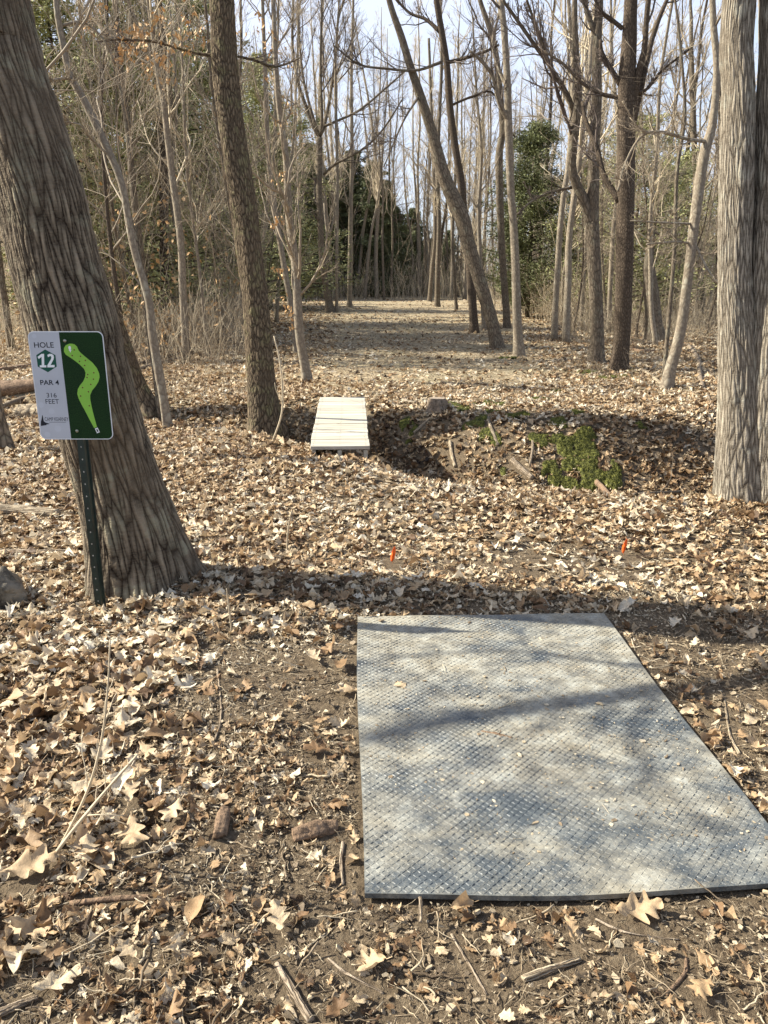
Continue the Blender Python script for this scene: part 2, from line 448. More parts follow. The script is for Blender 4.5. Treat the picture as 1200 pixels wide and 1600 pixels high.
def scatter(name, label_kind, pos, rot, scl, tone, col, ncol):
    n = len(pos)
    me = bpy.data.meshes.new(name); me.vertices.add(n); me.vertices.foreach_set('co', np.ascontiguousarray(pos, np.float32).ravel())
    a = me.attributes.new('rot', 'FLOAT_VECTOR', 'POINT'); a.data.foreach_set('vector', np.ascontiguousarray(rot, np.float32).ravel())
    a = me.attributes.new('scl', 'FLOAT_VECTOR', 'POINT'); a.data.foreach_set('vector', np.ascontiguousarray(scl, np.float32).ravel())
    a = me.attributes.new('tone', 'FLOAT', 'POINT'); a.data.foreach_set('value', np.ascontiguousarray(tone, np.float32))
    a = me.attributes.new('pick', 'INT', 'POINT'); a.data.foreach_set('value', rng.integers(0, ncol, n).astype(np.int32))
    o = obj(name, me)
    ng = bpy.data.node_groups.new(name, 'GeometryNodeTree')
    ng.interface.new_socket('Geometry', in_out='INPUT', socket_type='NodeSocketGeometry')
    ng.interface.new_socket('Geometry', in_out='OUTPUT', socket_type='NodeSocketGeometry')
    gi = ng.nodes.new('NodeGroupInput'); go = ng.nodes.new('NodeGroupOutput')
    iop = ng.nodes.new('GeometryNodeInstanceOnPoints'); ci = ng.nodes.new('GeometryNodeCollectionInfo')
    ci.inputs[0].default_value = col; ci.inputs['Separate Children'].default_value = True; ci.inputs['Reset Children'].default_value = True
    def na(nm, ty):
        x = ng.nodes.new('GeometryNodeInputNamedAttribute'); x.data_type = ty; x.inputs['Name'].default_value = nm
        return x.outputs['Attribute']
    ng.links.new(gi.outputs[0], iop.inputs['Points']); ng.links.new(ci.outputs[0], iop.inputs['Instance'])
    iop.inputs['Pick Instance'].default_value = True
    ng.links.new(na('pick', 'INT'), iop.inputs['Instance Index'])
    er = ng.nodes.new('FunctionNodeEulerToRotation'); ng.links.new(na('rot', 'FLOAT_VECTOR'), er.inputs[0])
    ng.links.new(er.outputs[0], iop.inputs['Rotation']); ng.links.new(na('scl', 'FLOAT_VECTOR'), iop.inputs['Scale'])
    ng.links.new(iop.outputs[0], go.inputs[0])
    md = o.modifiers.new('scatter', 'NODES'); md.node_group = ng
    tag(o, kind='stuff')
    return o

# the mat's outline, needed to keep litter off it
MAT_C = [G(567, 1411), None, G(945, 967), G(558, 971)]
_e = norm((MAT_C[3] - MAT_C[0])[:2]); _p = np.array([_e[1], -_e[0]])
MAT_O = MAT_C[0][:2]; MAT_L = float(np.linalg.norm((MAT_C[3] - MAT_C[0])[:2])); MAT_W = 1.235
def on_mat(x, y, pad=0.0):
    u = (x - MAT_O[0]) * _p[0] + (y - MAT_O[1]) * _p[1]; v = (x - MAT_O[0]) * _e[0] + (y - MAT_O[1]) * _e[1]
    return (u > -pad) & (u < MAT_W + pad) & (v > -pad) & (v < MAT_L + pad)

def density(x, y):
    """share of ground covered by whole leaves"""
    n = vnoise(x * .9 + 5, y * .9, 9) * .55 + vnoise(x * 2.6, y * 2.6, 10) * .45
    n2 = vnoise(x * 4.5, y * 4.5, 14)
    left = sstep(-.45, -1.2, x + (y - 2.6) * .10 + (n2 - .5) * .5)
    d = .04 + .16 * (n > .58) + left * (.42 + .95 * n)
    d = d * (1 - .55 * sstep(2.15, 1.6, y) * (.4 + .6 * n2))
    mid = sstep(3.4, 4.2, y)
    dm = .42 + .75 * n
    dm = dm * (1 - .86 * np.exp(-(((x - .75) / 1.3) ** 2 + ((y - 4.35) / .55) ** 2)))     # worn patch before the flags
    d = d * (1 - mid) + dm * mid
    path = sstep(10, 13, y) * sstep(1.25, .75, np.abs(x - .05 * y - .1) / (.12 * y + .4))
    d = d * (1 - .86 * path)
    d = d * (1 - .35 * sstep(.5, .2, np.abs(x + .45 - 0 * y)) * sstep(6, 8, y) * sstep(13, 10, y))
    return d

def field(y0, y1, per_m2, xl=.56, pad=1.3):
    xm = xl * y1 + pad; n = int((y1 - y0) * 2 * xm * per_m2)
    x = rng.uniform(-xm, xm, n); y = rng.uniform(y0, y1, n)
    k = np.abs(x) < xl * y + pad
    return x[k], y[k]

def litter(name, bands, col, ncol, size, tilt, keep=None, lift=.02, tone_f=None):
    X, Y, S, TI = [], [], [], []
    for (y0, y1, per, sz, ti) in bands:
        x, y = field(y0, y1, per); d = density(x, y) if keep is None else keep(x, y)
        k = (rng.random(len(x)) < d) & ~on_mat(x, y, .02)
        x, y = x[k], y[k]
        if y0 < 13:
            k = np.ones(len(x), bool)
            for (kx, ky, kr) in KO: k &= (x - kx) ** 2 + (y - ky) ** 2 > (kr + (sz * .35 if sz > .05 else 0)) ** 2
            x, y = x[k], y[k]
        X.append(x); Y.append(y); S.append(sz * np.clip(np.exp(rng.normal(0, .30 if sz > .03 else .5, len(x))), .3, 1.5 if sz > .03 else 3.2)); TI.append(np.full(len(x), ti))
    x = np.concatenate(X); y = np.concatenate(Y); s = np.concatenate(S); ti = np.concatenate(TI); n = len(x)
    z = terrain(x, y) + rng.random(n) ** 1.5 * lift
    e = .04; gx = (terrain(x + e, y) - terrain(x - e, y)) / (2 * e); gy = (terrain(x, y + e) - terrain(x, y - e)) / (2 * e)
    rot = np.stack([np.arctan(gy) + rng.normal(0, 1, n) * ti, -np.arctan(gx) + rng.normal(0, 1, n) * ti, rng.uniform(0, 6.283, n)], 1)
    # rotation about z first, then the tilt: XYZ euler applies x, y, z in turn, so tilt is drawn in the leaf's frame; fine for random tilts
    tone = np.clip(rng.beta(1.7, 1.25, n) * (.80 + .34 * vnoise(x * 1.5, y * 1.5, 21)), 0, 1)
    if tone_f is not None: tone = tone_f(tone, x, y)
    sc3 = np.stack([s * rng.uniform(.75, 1.1, n), s, s * rng.uniform(.5, 1.5, n)], 1)
    print(name, n)
    return scatter(name, None, np.stack([x, y, z], 1), rot, sc3, tone, col, ncol)

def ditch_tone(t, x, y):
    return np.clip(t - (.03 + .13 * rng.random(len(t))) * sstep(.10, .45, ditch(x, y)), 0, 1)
def all_litter():
    def path(x, y): return sstep(10, 12.5, y) * sstep(1.25, .75, np.abs(x - .05 * y - .1) / (.12 * y + .4))
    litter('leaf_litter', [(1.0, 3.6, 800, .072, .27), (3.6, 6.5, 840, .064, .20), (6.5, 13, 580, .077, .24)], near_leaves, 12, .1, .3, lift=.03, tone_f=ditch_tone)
    litter('far_leaf_litter', [(13, 22, 230, .095, .36), (22, 36, 90, .11, .4), (36, 60, 26, .14, .4)], far_leaves, 6, .1, .3, lift=.03)
    litter('wood_debris', [(1.0, 2.4, 17000, .013, .45), (2.4, 4, 8000, .017, .45), (4, 7, 1500, .026, .4), (7, 11, 420, .035, .4), (11, 24, 160, .05, .4)], chips, 13, .02, .3,
           keep=lambda x, y: .25 + .9 * vnoise(x * 3, y * 3, 31) * vnoise(x * 9, y * 9, 32), lift=.01)
    litter('leaf_shreds', [(1.0, 2.6, 2000, .036, .5), (2.6, 5, 1300, .040, .5), (5, 9, 620, .045, .45)], near_leaves, 12, .03, .3,
           keep=lambda x, y: (.10 + .75 * (vnoise(x * 2.2, y * 2.2, 33) > .42)) * (1 - .72 * sstep(-.5, -.1, x) * sstep(3.6, 3.2, y)) * (1 - .6 * np.exp(-(((x - .75) / 1.3) ** 2 + ((y - 4.35) / .55) ** 2))), lift=.012, tone_f=lambda t, x, y: np.clip(t * .95, 0, 1))
    litter('dry_stalks', [(1.0, 2.4, 1500, .026, .22), (2.4, 4.5, 520, .032, .2), (4.5, 8, 120, .05, .2)], straws, 6, .03, .3, keep=lambda x, y: .15 + .85 * vnoise(x * 2.4, y * 2.4, 51), lift=.02)
    x, y = on_mat_points(3400); n = len(x)
    scatter('mat_crumbs', None, np.stack([x, y, np.full(n, .0215)], 1), np.stack([rng.normal(0, .1, n), rng.normal(0, .1, n), rng.uniform(0, 6.28, n)], 1),
            (.0065 * np.exp(rng.normal(0, .6, n)))[:, None] * np.ones((1, 3)), rng.uniform(.4, 1, n), chips, 13)
KO = []
def on_mat_points(n):
    u = rng.uniform(.02, MAT_W - .02, n); v = rng.uniform(.02, MAT_L - .02, n)
    return MAT_O[0] + _p[0] * u + _e[0] * v, MAT_O[1] + _p[1] * u + _e[1] * v

# ------------------------------------------------------------------ rubber mat
def build_mat():
    root = empty('rubber_mat', (MAT_O[0], MAT_O[1], 0), 'dusty blue-grey rubber tee mat with raised diamond tread, in front', 'mat')
    root.rotation_euler.z = math.atan2(_p[1], _p[0])
    m, nt, bs, out = mat('dusty_rubber')
    co = N(nt, 'ShaderNodeTexCoord').outputs['Object']
    b1 = noise(nt, mapping(nt, co, (1.3, 2.6, 1)), 1.7, 6, .68, .3); b2 = noise(nt, co, 11, 5, .7); b3 = noise(nt, co, 160, 3, .7)
    f = math_(nt, 'ADD', math_(nt, 'MULTIPLY', b1.outputs['Fac'], 1.25), math_(nt, 'MULTIPLY', b2.outputs['Fac'], .50))
    f = math_(nt, 'ADD', f, math_(nt, 'MULTIPLY', b3.outputs['Fac'], .45))
    sy = nt.nodes.new('ShaderNodeSeparateXYZ'); LK(nt, co, sy.inputs[0])
    f = math_(nt, 'ADD', f, math_(nt, 'MULTIPLY', sy.outputs[1], .07))
    dust = ramp(nt, f, [(.80, (.0, 0, 0)), (.98, (.45, .45, .45)), (1.0, (1, 1, 1))])
    f2 = math_(nt, 'MULTIPLY', math_(nt, 'SUBTRACT', f, .97), 2.7, True)
    rub = ramp(nt, b2.outputs['Fac'], [(.3, (.042, .050, .055)), (.7, (.088, .099, .103))]).outputs[0]
    dc = ramp(nt, b2.outputs['Fac'], [(.3, (.20, .165, .105)), (.5, (.285, .255, .19)), (.68, (.35, .34, .285))]).outputs[0]
    LK(nt, mix(nt, math_(nt, 'MULTIPLY', f2, .88), rub, dc), bs.inputs['Base Color'])
    LK(nt, ramp(nt, f2, [(0, (.40, .40, .40)), (1, (.85, .85, .85))]).outputs[0], bs.inputs['Roughness'])
    bs.inputs['Specular IOR Level'].default_value = .55
    bump(nt, bs, b3.outputs['Fac'], .6, .002)
    th = .016
    # slab with a slightly wavy outline, its near edge bowed
    nu, nv = 50, 70
    us = np.linspace(0, MAT_W, nu); vs = np.linspace(0, MAT_L, nv)
    U, Vv = np.meshgrid(us, vs)
    def warp(U, Vv):
        edge = (1 - Vv / MAT_L)
        y = Vv - .030 * np.sin(np.pi * np.clip(U / MAT_W, 0, 1)) * edge ** 2
        y = y - .012 * (Vv / MAT_L) * np.sin(U * 2.2 - 1)
        x = U + .006 * np.sin(Vv * 3.2 + 1) + .004 * np.sin(U * 5)
        z = .003 + th + .0035 * np.sin(U * 4 + 1) * np.sin(Vv * 3) + .002 * np.sin(U * 9 + Vv * 6) + .007 * edge ** 6
        return x, y, z
    x, y, z = warp(U, Vv)
    top = np.stack([x, y, z], -1).reshape(-1, 3)
    bot = top.copy(); bot[:, 2] -= th
    idx = np.arange(nu * nv).reshape(nv, nu)
    F1 = np.stack([idx[:-1, :-1], idx[:-1, 1:], idx[1:, 1:], idx[1:, :-1]], -1).reshape(-1, 4)
    F2 = F1[:, ::-1] + nu * nv
    ring = np.r_[idx[0, :], idx[1:, -1], idx[-1, -2::-1], idx[-2:0:-1, 0]]; nx = np.roll(ring, -1)
    F3 = np.stack([ring + nu * nv, nx + nu * nv, nx, ring], -1)
    F0 = np.concatenate([F1, F2, F3])
    sl = obj('slab', mesh_np('mat_slab', np.r_[top, bot], F0, np.full(len(F0), 4), smooth=False), m, root)
    # raised lozenges, alternately turned
    pt = .0142
    nx_, ny_ = int(MAT_W / pt) - 0, int(MAT_L / pt) - 0
    I, J = np.meshgrid(np.arange(nx_), np.arange(ny_)); I = I.ravel(); J = J.ravel()
    cu = (I + .62) * pt; cv = (J + .62) * pt
    cx, cy, cz = warp(cu, cv)
    ang = np.where((I + J) % 2 == 0, R(42), R(-42)) + rng.normal(0, .07, len(I)); wear = rng.uniform(.72, 1.12, len(I))[:, None]; hgt = (rng.uniform(.35, 1.15, len(I)) * (.65 + .6 * vnoise(cu * 6, cv * 6, 88)))[:, None]
    L = .0092; Wd = .0029; Hh = .0026
    base = np.array([(-L, 0, 0), (-L * .45, -Wd * .85, 0), (L * .45, -Wd * .85, 0), (L, 0, 0), (L * .45, Wd * .85, 0), (-L * .45, Wd * .85, 0),
                     (-L * .6, 0, Hh), (L * .6, 0, Hh)])
    Fb = [(0, 1, 6), (2, 3, 7), (3, 4, 7), (5, 0, 6)]; Fb4 = [(1, 2, 7, 6), (4, 5, 6, 7)]
    ca, sa = np.cos(ang)[:, None], np.sin(ang)[:, None]
    VX = cx[:, None] + (ca * base[:, 0] - sa * base[:, 1]) * wear; VY = cy[:, None] + (sa * base[:, 0] + ca * base[:, 1]) * wear
    VZ = cz[:, None] - .0003 + base[:, 2] * hgt + 0 * VX
    V = np.stack([VX, VY, VZ], -1).reshape(-1, 3); n = len(cx); o8 = (np.arange(n) * 8)[:, None, None]
    Ft = (np.array(Fb)[None] + o8).reshape(-1); Fq = (np.array(Fb4)[None] + o8).reshape(-1)
    obj('tread', mesh_np('mat_tread', V, np.r_[Ft, Fq], np.r_[np.full(4 * n, 3), np.full(2 * n, 4)], smooth=False), m, root)
build_mat()

# ------------------------------------------------------------------ trees
def px_line(pts, Y, dy=0.0):
    """traced stem: (px, py, width px) -> 3D points in the upright plane at distance Y, radii in metres"""
    P, Q = [], []
    n = len(pts)
    for i, (a, b, w) in enumerate(pts):
        p = atY(a, b, Y + dy * i / max(1, n - 1)); P.append(p); Q.append(w / 2 * zc(p) / F)
    return P, Q

def extend(P, Q, H, sway=.25):
    P = list(P); Q = list(Q); d = norm(P[-1] - P[-2])
    h0 = P[-1][2]; k = 0
    while P[-1][2] < H and k < 12:
        d = norm(d * .8 + np.array([rng.normal(0, sway * .3), rng.normal(0, sway * .3), .35]))
        step = max(.6, (H - h0) / 6)
        P.append(P[-1] + d * step); f = max(.12, 1 - (P[-1][2] - h0) / (H - h0 + .01)); Q.append(max(.012, Q[len(Q) - 1] * (.55 + .4 * f))); k += 1
    return P, Q

def flare_mod(base_z, amt, k=5, ph=0.0, hgt=.22):
    def f(rr, P, th):
        h = np.clip(P[:, :, 2] - base_z, 0, None)[:, :, None]
        lob = (.45 + .55 * np.cos(k * th + ph + .7 * np.sin(2 * th))) [None, None, :]
        irr = 1 + .035 * np.sin(3 * th + h * 1.7)[...] + .02 * np.sin(7 * th - h * 3)
        return rr * irr * (1 + amt * np.exp(-h / hgt) * (.55 + .6 * lob))
    return f

def tree(name, px, H, bark_m, twig_m, label, cat='tree', group=None, sides=14, nseg=60, n1=14, h0=2.5, l1=3.0, ang=.75, twigs=(8, 6),
         extra=(), flare=.35, dy=0.0, Y=None, up=.12, leaves=None, rmin=.004, trunk_ext=True, fl_ph=0.0, second=None, wob=.15, sink=.12):
    bx, by, _ = px[0]
    g = G(bx, by) if Y is None else None
    if Y is None: Y = g[1]
    P, Q = px_line(px, Y, dy)
    base = P[0].copy(); gz = tz(base[0], base[1]); base[2] = gz
    root = empty(name, tuple(base), label, cat, group)
    if trunk_ext: P, Q = extend(P, Q, H)
    P = [P[0] - norm(P[1] - P[0]) * (P[0][2] - gz + sink) / max(.3, norm(P[1] - P[0])[2])] + P[0:] ; Q = [Q[0] * 1.04] + Q
    Pt, Qt = resample(P, Q, nseg)
    T = Tubes(); T.add(Pt, Qt, sides)
    obj('trunk', T.mesh('trunk', base, flare_mod(gz, flare, 5, fl_ph)), bark_m, root)
    limbs = []
    for e in extra:
        ew = e.get('dy', 0); Pe, Qe = px_line(e['px'], e.get('Y', Y), ew)
        if e.get('ext'): Pe, Qe = extend(Pe, Qe, e['ext'])
        n_ = max(8, int(4 * len(Pe)))
        Pe, Qe = resample(Pe, Qe, n_); limbs.append((Pe, Qe, e))
    if second is not None:                                   # a second trunk from the same root
        P2, Q2 = px_line(second, Y, dy); P2, Q2 = extend(P2, Q2, H)
        P2 = [P2[0] + np.array([0, 0, -sink - P2[0][2] + gz])] + P2; Q2 = [Q2[0]] + Q2
        Pt2, Qt2 = resample(P2, Q2, nseg); T = Tubes(); T.add(Pt2, Qt2, sides)
        obj('trunk', T.mesh('trunk', base, flare_mod(gz, flare * .8, 4, 1.3)), bark_m, root)
    B = Tubes(); 
    tips = []
    sets = []
    if n1:
        zt = Pt[:, 2]; t0 = np.interp(gz + h0, zt, np.linspace(0, 1, nseg)) if zt[-1] > gz + h0 else .6
        P1, Q1 = spawn(Pt[None], Qt[None], n1, t0, .97, 1, .42, ang, 12, up, wob, 9, rmin * 1.8, L=l1)
        Q1 = np.minimum(Q1, .035)
        sets.append((P1, Q1))
    def twig_on(B_, sets_):
        for P1, Q1 in sets_:
            if twigs[0]:
                P2, Q2 = spawn(P1, Q1, twigs[0], .1, 1, .50, .42, .62, 8, up * .8, wob, 2.6, rmin * .8); B_.add(P2, Q2, 4)
                if twigs[1]:
                    P3, Q3 = spawn(P2, Q2, twigs[1], .1, 1, .62, .55, .6, 6, up * .6, wob, 1.4, rmin * .5); B_.add(P3, Q3, 3)
    for P1, Q1 in sets:
        for q in range(len(P1)):
            B1 = Tubes(); B1.add(P1[q:q + 1], Q1[q:q + 1], 6); twig_on(B1, [(P1[q:q + 1], Q1[q:q + 1])]); obj('branch', B1.mesh('branch', base), twig_m, root)
    for Pe, Qe, e in limbs:
        t_ = Tubes(); t_.add(Pe, Qe, 10); lo = obj('limb', t_.mesh('limb', base), bark_m, root)
        B2 = Tubes(); st_ = [(Pe[None], Qe[None])]
        if e.get('n'):
            a, b = spawn(Pe[None], Qe[None], e['n'], .15, .98, .45, .5, .6, 9, up, wob, 3, rmin * 1.4); B2.add(a, b, 5); st_.append((a, b))
        twig_on(B2, st_)
        if B2.g: obj('twigs', B2.mesh('twigs', base), twig_m, lo)
    if leaves: clinging(root, base, leaves)
    return root, Pt, Qt

def cards(pos, size, rngs=rng, elong=2.0, dirs=None):
    """little bent leaves: two-triangle folded diamonds"""
    n = len(pos); d = norm(rngs.normal(size=(n, 3))) if dirs is None else dirs
    s = norm(np.cross(d, rngs.normal(size=(n, 3)))); u = np.cross(d, s)
    L = size[:, None] * elong / 2; W = size[:, None] / 2
    A = pos - d * L; B_ = pos + s * W + u * W * .35; C_ = pos + d * L; D = pos - s * W + u * W * .35
    V = np.stack([A, B_, C_, D], 1).reshape(-1, 3); o4 = (np.arange(n) * 4)[:, None]
    Ff = np.concatenate([o4 + np.array([0, 1, 2]), o4 + np.array([0, 2, 3])], 1).reshape(-1)
    return V, Ff, np.full(2 * n, 3)

def clinging(root, base, specs):
    """dry leaves still hanging on twigs, in small bunches"""
    pos = []
    for (c, rad, cnt) in specs:
        k = max(2, cnt // 7)
        cc = np.asarray(c) + rng.normal(0, 1, (k, 3)) * rad
        pos.append(np.repeat(cc, 7, 0) + rng.normal(0, .045, (k * 7, 3)))
    pos = np.concatenate(pos)
    dirs = norm(rng.normal(size=pos.shape) * .6 + np.array([0, 0, -.8]))
    V, Fl, cn = cards(pos, rng.uniform(.022, .042, len(pos)), dirs=dirs, elong=2.0)
    obj('leaves', mesh_np('leaves', V - base, Fl, cn, smooth=False), M['beech'], root)

def leaf_spots(lst, Y):
    return [(atY(a, b, Y), r * Y / F, c) for a, b, r, c in lst]

# the great leaning oak on the left
tree('leaning_oak', [(222, 905, 150), (211, 850, 140), (190, 770, 127), (164, 687, 127), (140, 600, 132), (117, 517, 138), (86, 400, 133), (66, 310, 133), (33, 200, 128), (0, 100, 126), (-24, 0, 126)],
     13, M['oak'], M['mid'], 'thick leaning oak with deep furrowed bark behind the green sign', sides=220, nseg=620, n1=10, h0=5.5, l1=4, flare=.26, fl_ph=.4, rmin=.008)
YL = G(222, 905)[1]
# unseen low limb added over the left, shaped to shadow the mat
o_oak = [o for o in C.objects if o.name.startswith('leaning_oak')][0]
lp = [np.array(p, float) for p in [(-2.0, YL, 3.15), (-2.6, YL - .25, 3.35), (-3.4, 3.6, 3.5), (-4.2, 3.42, 3.55), (-5.0, 3.3, 3.8)]]
Pl, Ql = resample(lp, [.06, .055, .05, .04, .03], 24)
T = Tubes(); T.add(Pl, Ql, 10); a, b = spawn(Pl[None], Ql[None], 9, .3, 1, .35, .4, .8, 8, .05, .2, 1.5, .006); T.add(a, b, 4)
a2, b2 = spawn(a, b, 5, .2, 1, .5, .5, .7, 6, .05, .2, .8, .004); T.add(a2, b2, 3)
obj('limb', T.mesh('limb', np.array(o_oak.location)), M['mid'], o_oak)

tree('oak_tree', [(222, 650, 44), (208, 600, 34), (192, 545, 30), (165, 470, 30), (130, 370, 29), (95, 270, 28), (60, 160, 26), (28, 40, 25)],
     12, M['dark_oak'], M['twig_dark'], 'dark leaning trunk half hidden behind the thick oak', sides=60, nseg=200, n1=4, h0=6, flare=.9, twigs=(4, 3))

t2, P2_, Q2_ = tree('oak_tree', [(416, 682, 50), (409, 610, 45), (401, 480, 40), (390, 400, 40), (377, 300, 41), (362, 200, 39), (352, 110, 40), (347, 0, 38)],
     14, M['dark_oak'], M['twig_dark'], 'tall dark-barked oak just left of the plank bridge', sides=120, nseg=420, n1=6, h0=7, l1=3.2, flare=.5, twigs=(5, 3),
     extra=[dict(px=[(345, 88, 6), (310, 84, 5), (280, 76, 4), (240, 65, 3.5), (190, 62, 3), (150, 64, 2)], n=6, dy=-.3),
            dict(px=[(372, 88, 4), (400, 95, 4), (430, 105, 3), (470, 90, 2)], n=4, dy=.3)],
     leaves=leaf_spots([(190, 55, 14, 50), (210, 70, 14, 50), (250, 45, 14, 50), (285, 40, 12, 40), (132, 40, 8, 20), (260, 112, 9, 30), (230, 112, 5, 15), (315, 62, 8, 20), (200, 75, 12, 40), (245, 90, 7, 15), (290, 85, 8, 20), (170, 42, 8, 20)], G(416, 682)[1] - .2))
Y3 = G(480, 596)[1]
tree('beech_tree', [(480, 596, 15), (475, 565, 14), (468, 520, 14), (462, 417, 13), (452, 340, 12), (447, 250, 10), (436, 167, 9), (430, 83, 8), (427, 0, 7)],
     10, M['smooth'], M['twig'], 'slender pale tree with orange leaves left of the plank bridge', 'tree', sides=16, n1=26, h0=1.2, l1=1.6, flare=.35,
     leaves=leaf_spots([(408, 60, 10, 40), (412, 85, 10, 30), (440, 165, 12, 30), (430, 190, 8, 20), (437, 285, 7, 25), (430, 350, 10, 30), (440, 425, 14, 30), (455, 480, 8, 25), (470, 210, 12, 20), (405, 30, 8, 20), (455, 510, 8, 20), (425, 120, 10, 20)], Y3))
tree('young_tree', [(463, 553, 9), (458, 500, 9), (447, 433, 9), (433, 350, 9), (420, 250, 8), (415, 133, 7), (410, 0, 5)], 9, M['smooth'], M['twig'],
     'thin tree directly behind the slender pale tree with orange leaves', sides=10, n1=16, h0=2)
tree('forked_tree', [(516, 488, 13), (510, 450, 11), (503, 400, 10), (499, 300, 9), (499, 215, 10)], 5, M['mid'], M['twig_dark'],
     'grey tree forking into many upright limbs at left edge of the clearing', sides=12, n1=3, h0=4, l1=2, trunk_ext=False, rmin=.008, flare=.5,
     extra=[dict(px=[(499, 212, 8), (490, 198, 7), (472, 150, 6), (463, 117, 5), (457, 67, 4.5), (458, 0, 4)], n=9, ext=16),
            dict(px=[(499, 212, 7), (507, 195, 6), (517, 143, 5), (525, 83, 5), (528, 33, 4), (537, 0, 3.5)], n=9, ext=15, dy=.6),
            dict(px=[(500, 212, 6), (503, 187, 5), (501, 100, 4), (503, 0, 3)], n=8, ext=16, dy=-.8),
            dict(px=[(497, 208, 6), (488, 180, 5), (473, 117, 4), (467, 33, 3), (470, 0, 3)], n=8, ext=15, dy=-.5),
            dict(px=[(506, 273, 4), (523, 257, 4), (567, 233, 3.5), (600, 200, 3), (630, 153, 2)], n=8, dy=-1),
            dict(px=[(508, 197, 4), (560, 173, 3.5), (600, 140, 3), (640, 105, 2)], n=7, dy=1)])
tree('young_tree', [(546, 480, 8), (547, 420, 8), (548, 333, 7), (550, 233, 6), (549, 120, 5), (552, 0, 4)], 16, M['smooth'], M['twig'],
     'straight pale trunk right of the forked grey tree', sides=10, n1=22, h0=5, ang=.5, rmin=.008)
tree('young_tree', [(526, 470, 5), (526, 400, 5), (527, 270, 5), (524, 120, 4), (530, 0, 3)], 17, M['smooth'], M['twig_pale'],
     'very thin pale trunk between the forked tree and the straight pale trunk', sides=8, n1=20, h0=6, ang=.5, rmin=.008, Y=38)
tree('young_tree', [(683, 479, 9), (684, 420, 8), (686, 350, 7), (684, 250, 6), (690, 100, 5), (688, 0, 4)], 17, M['mid'], M['twig'],
     'upright grey tree at the far right end of the clearing', sides=10, n1=22, h0=5, ang=.5, rmin=.01)
tree('young_tree', [(671, 471, 7), (675, 420, 6), (680, 360, 6), (676, 220, 5), (670, 60, 4)], 16, M['mid'], M['twig_pale'],
     'thin leaning tree left of the upright grey tree at the clearing end', sides=8, n1=20, h0=5, ang=.5, rmin=.01)
tree('young_tree', [(713, 484, 5), (710, 430, 5), (707, 370, 5), (712, 250, 4), (716, 100, 3)], 14, M['mid'], M['twig_pale'],
     'thin grey tree just right of the upright grey tree at the clearing end', sides=8, n1=20, h0=4, ang=.5, rmin=.009)
# the crossing pair right of the clearing
Y9 = G(777, 545)[1]
tree('leaning_tree', [(777, 544, 19), (768, 500, 19), (753, 450, 20), (733, 383, 21), (721, 338, 24), (694, 277, 21), (677, 213, 16), (657, 150, 14), (640, 100, 12), (627, 57, 11), (608, 0, 9)],
     14, M['mid'], M['twig_dark'], 'pale curving tree leaning left over the clearing', sides=24, nseg=120, n1=9, h0=7, rmin=.006,
     extra=[dict(px=[(690, 97, 5), (650, 110, 4), (600, 107, 3.5), (560, 100, 3), (520, 70, 2)], n=8, dy=-.6),
            dict(px=[(655, 150, 4), (630, 190, 3), (600, 260, 2)], n=5, dy=-1.5)])
tree('tall_tree', [(741, 520, 13), (738, 470, 13), (733, 400, 13), (724, 330, 13), (720, 283, 12), (712, 233, 11), (703, 167, 11), (698, 100, 10), (690, 50, 10), (682, 0, 9)],
     15, M['brown'], M['twig_dark'], 'upright brown tree crossing behind the pale leaning tree', sides=16, nseg=90, n1=10, h0=7, rmin=.006,
     extra=[dict(px=[(688, 50, 7), (665, 30, 5), (640, 20, 4), (610, -10, 3)], n=7, dy=.5),
            dict(px=[(698, 98, 6), (730, 90, 5), (760, 80, 4), (780, 70, 3)], n=8, dy=-.6),
            dict(px=[(704, 165, 4), (740, 150, 3.5), (770, 145, 3), (790, 190, 2.5), (805, 215, 2)], n=6, dy=.6)])
tree('young_tree', [(757, 515, 7), (754, 470, 7), (750, 400, 7), (748, 330, 6), (752, 240, 5), (745, 150, 4)], 11, M['smooth'], M['twig'],
     'short pale tree right of the crossing pair', sides=10, n1=18, h0=3)
tree('tall_tree', [(811, 557, 17), (808, 500, 14), (805, 400, 13), (801, 333, 12), (798, 300, 12), (795, 217, 12), (793, 133, 11), (788, 50, 10), (783, 0, 9)],
     14, M['smooth'], M['twig_dark'], 'pale slender tree with wavy trunk at the right edge of the clearing', sides=16, nseg=90, n1=10, h0=5.5, rmin=.006, flare=.25,
     extra=[dict(px=[(795, 190, 8), (780, 160, 7), (770, 120, 6), (752, 95, 5), (735, 80, 4)], n=6, dy=-.4),
            dict(px=[(793, 140, 6), (775, 95, 5), (770, 60, 4), (780, 20, 4), (775, 0, 3)], n=6, dy=.5)])
tree('tall_tree', [(792, 512, 11), (790, 470, 11), (783, 367, 11), (780, 250, 12), (785, 200, 10), (777, 100, 9), (767, 50, 8), (750, 0, 7)],
     14, M['mid'], M['twig_dark'], 'grey tree close behind and left of the pale wavy tree', sides=12, nseg=80, n1=12, h0=5.5, rmin=.006)
Y13 = G(930, 567)[1]
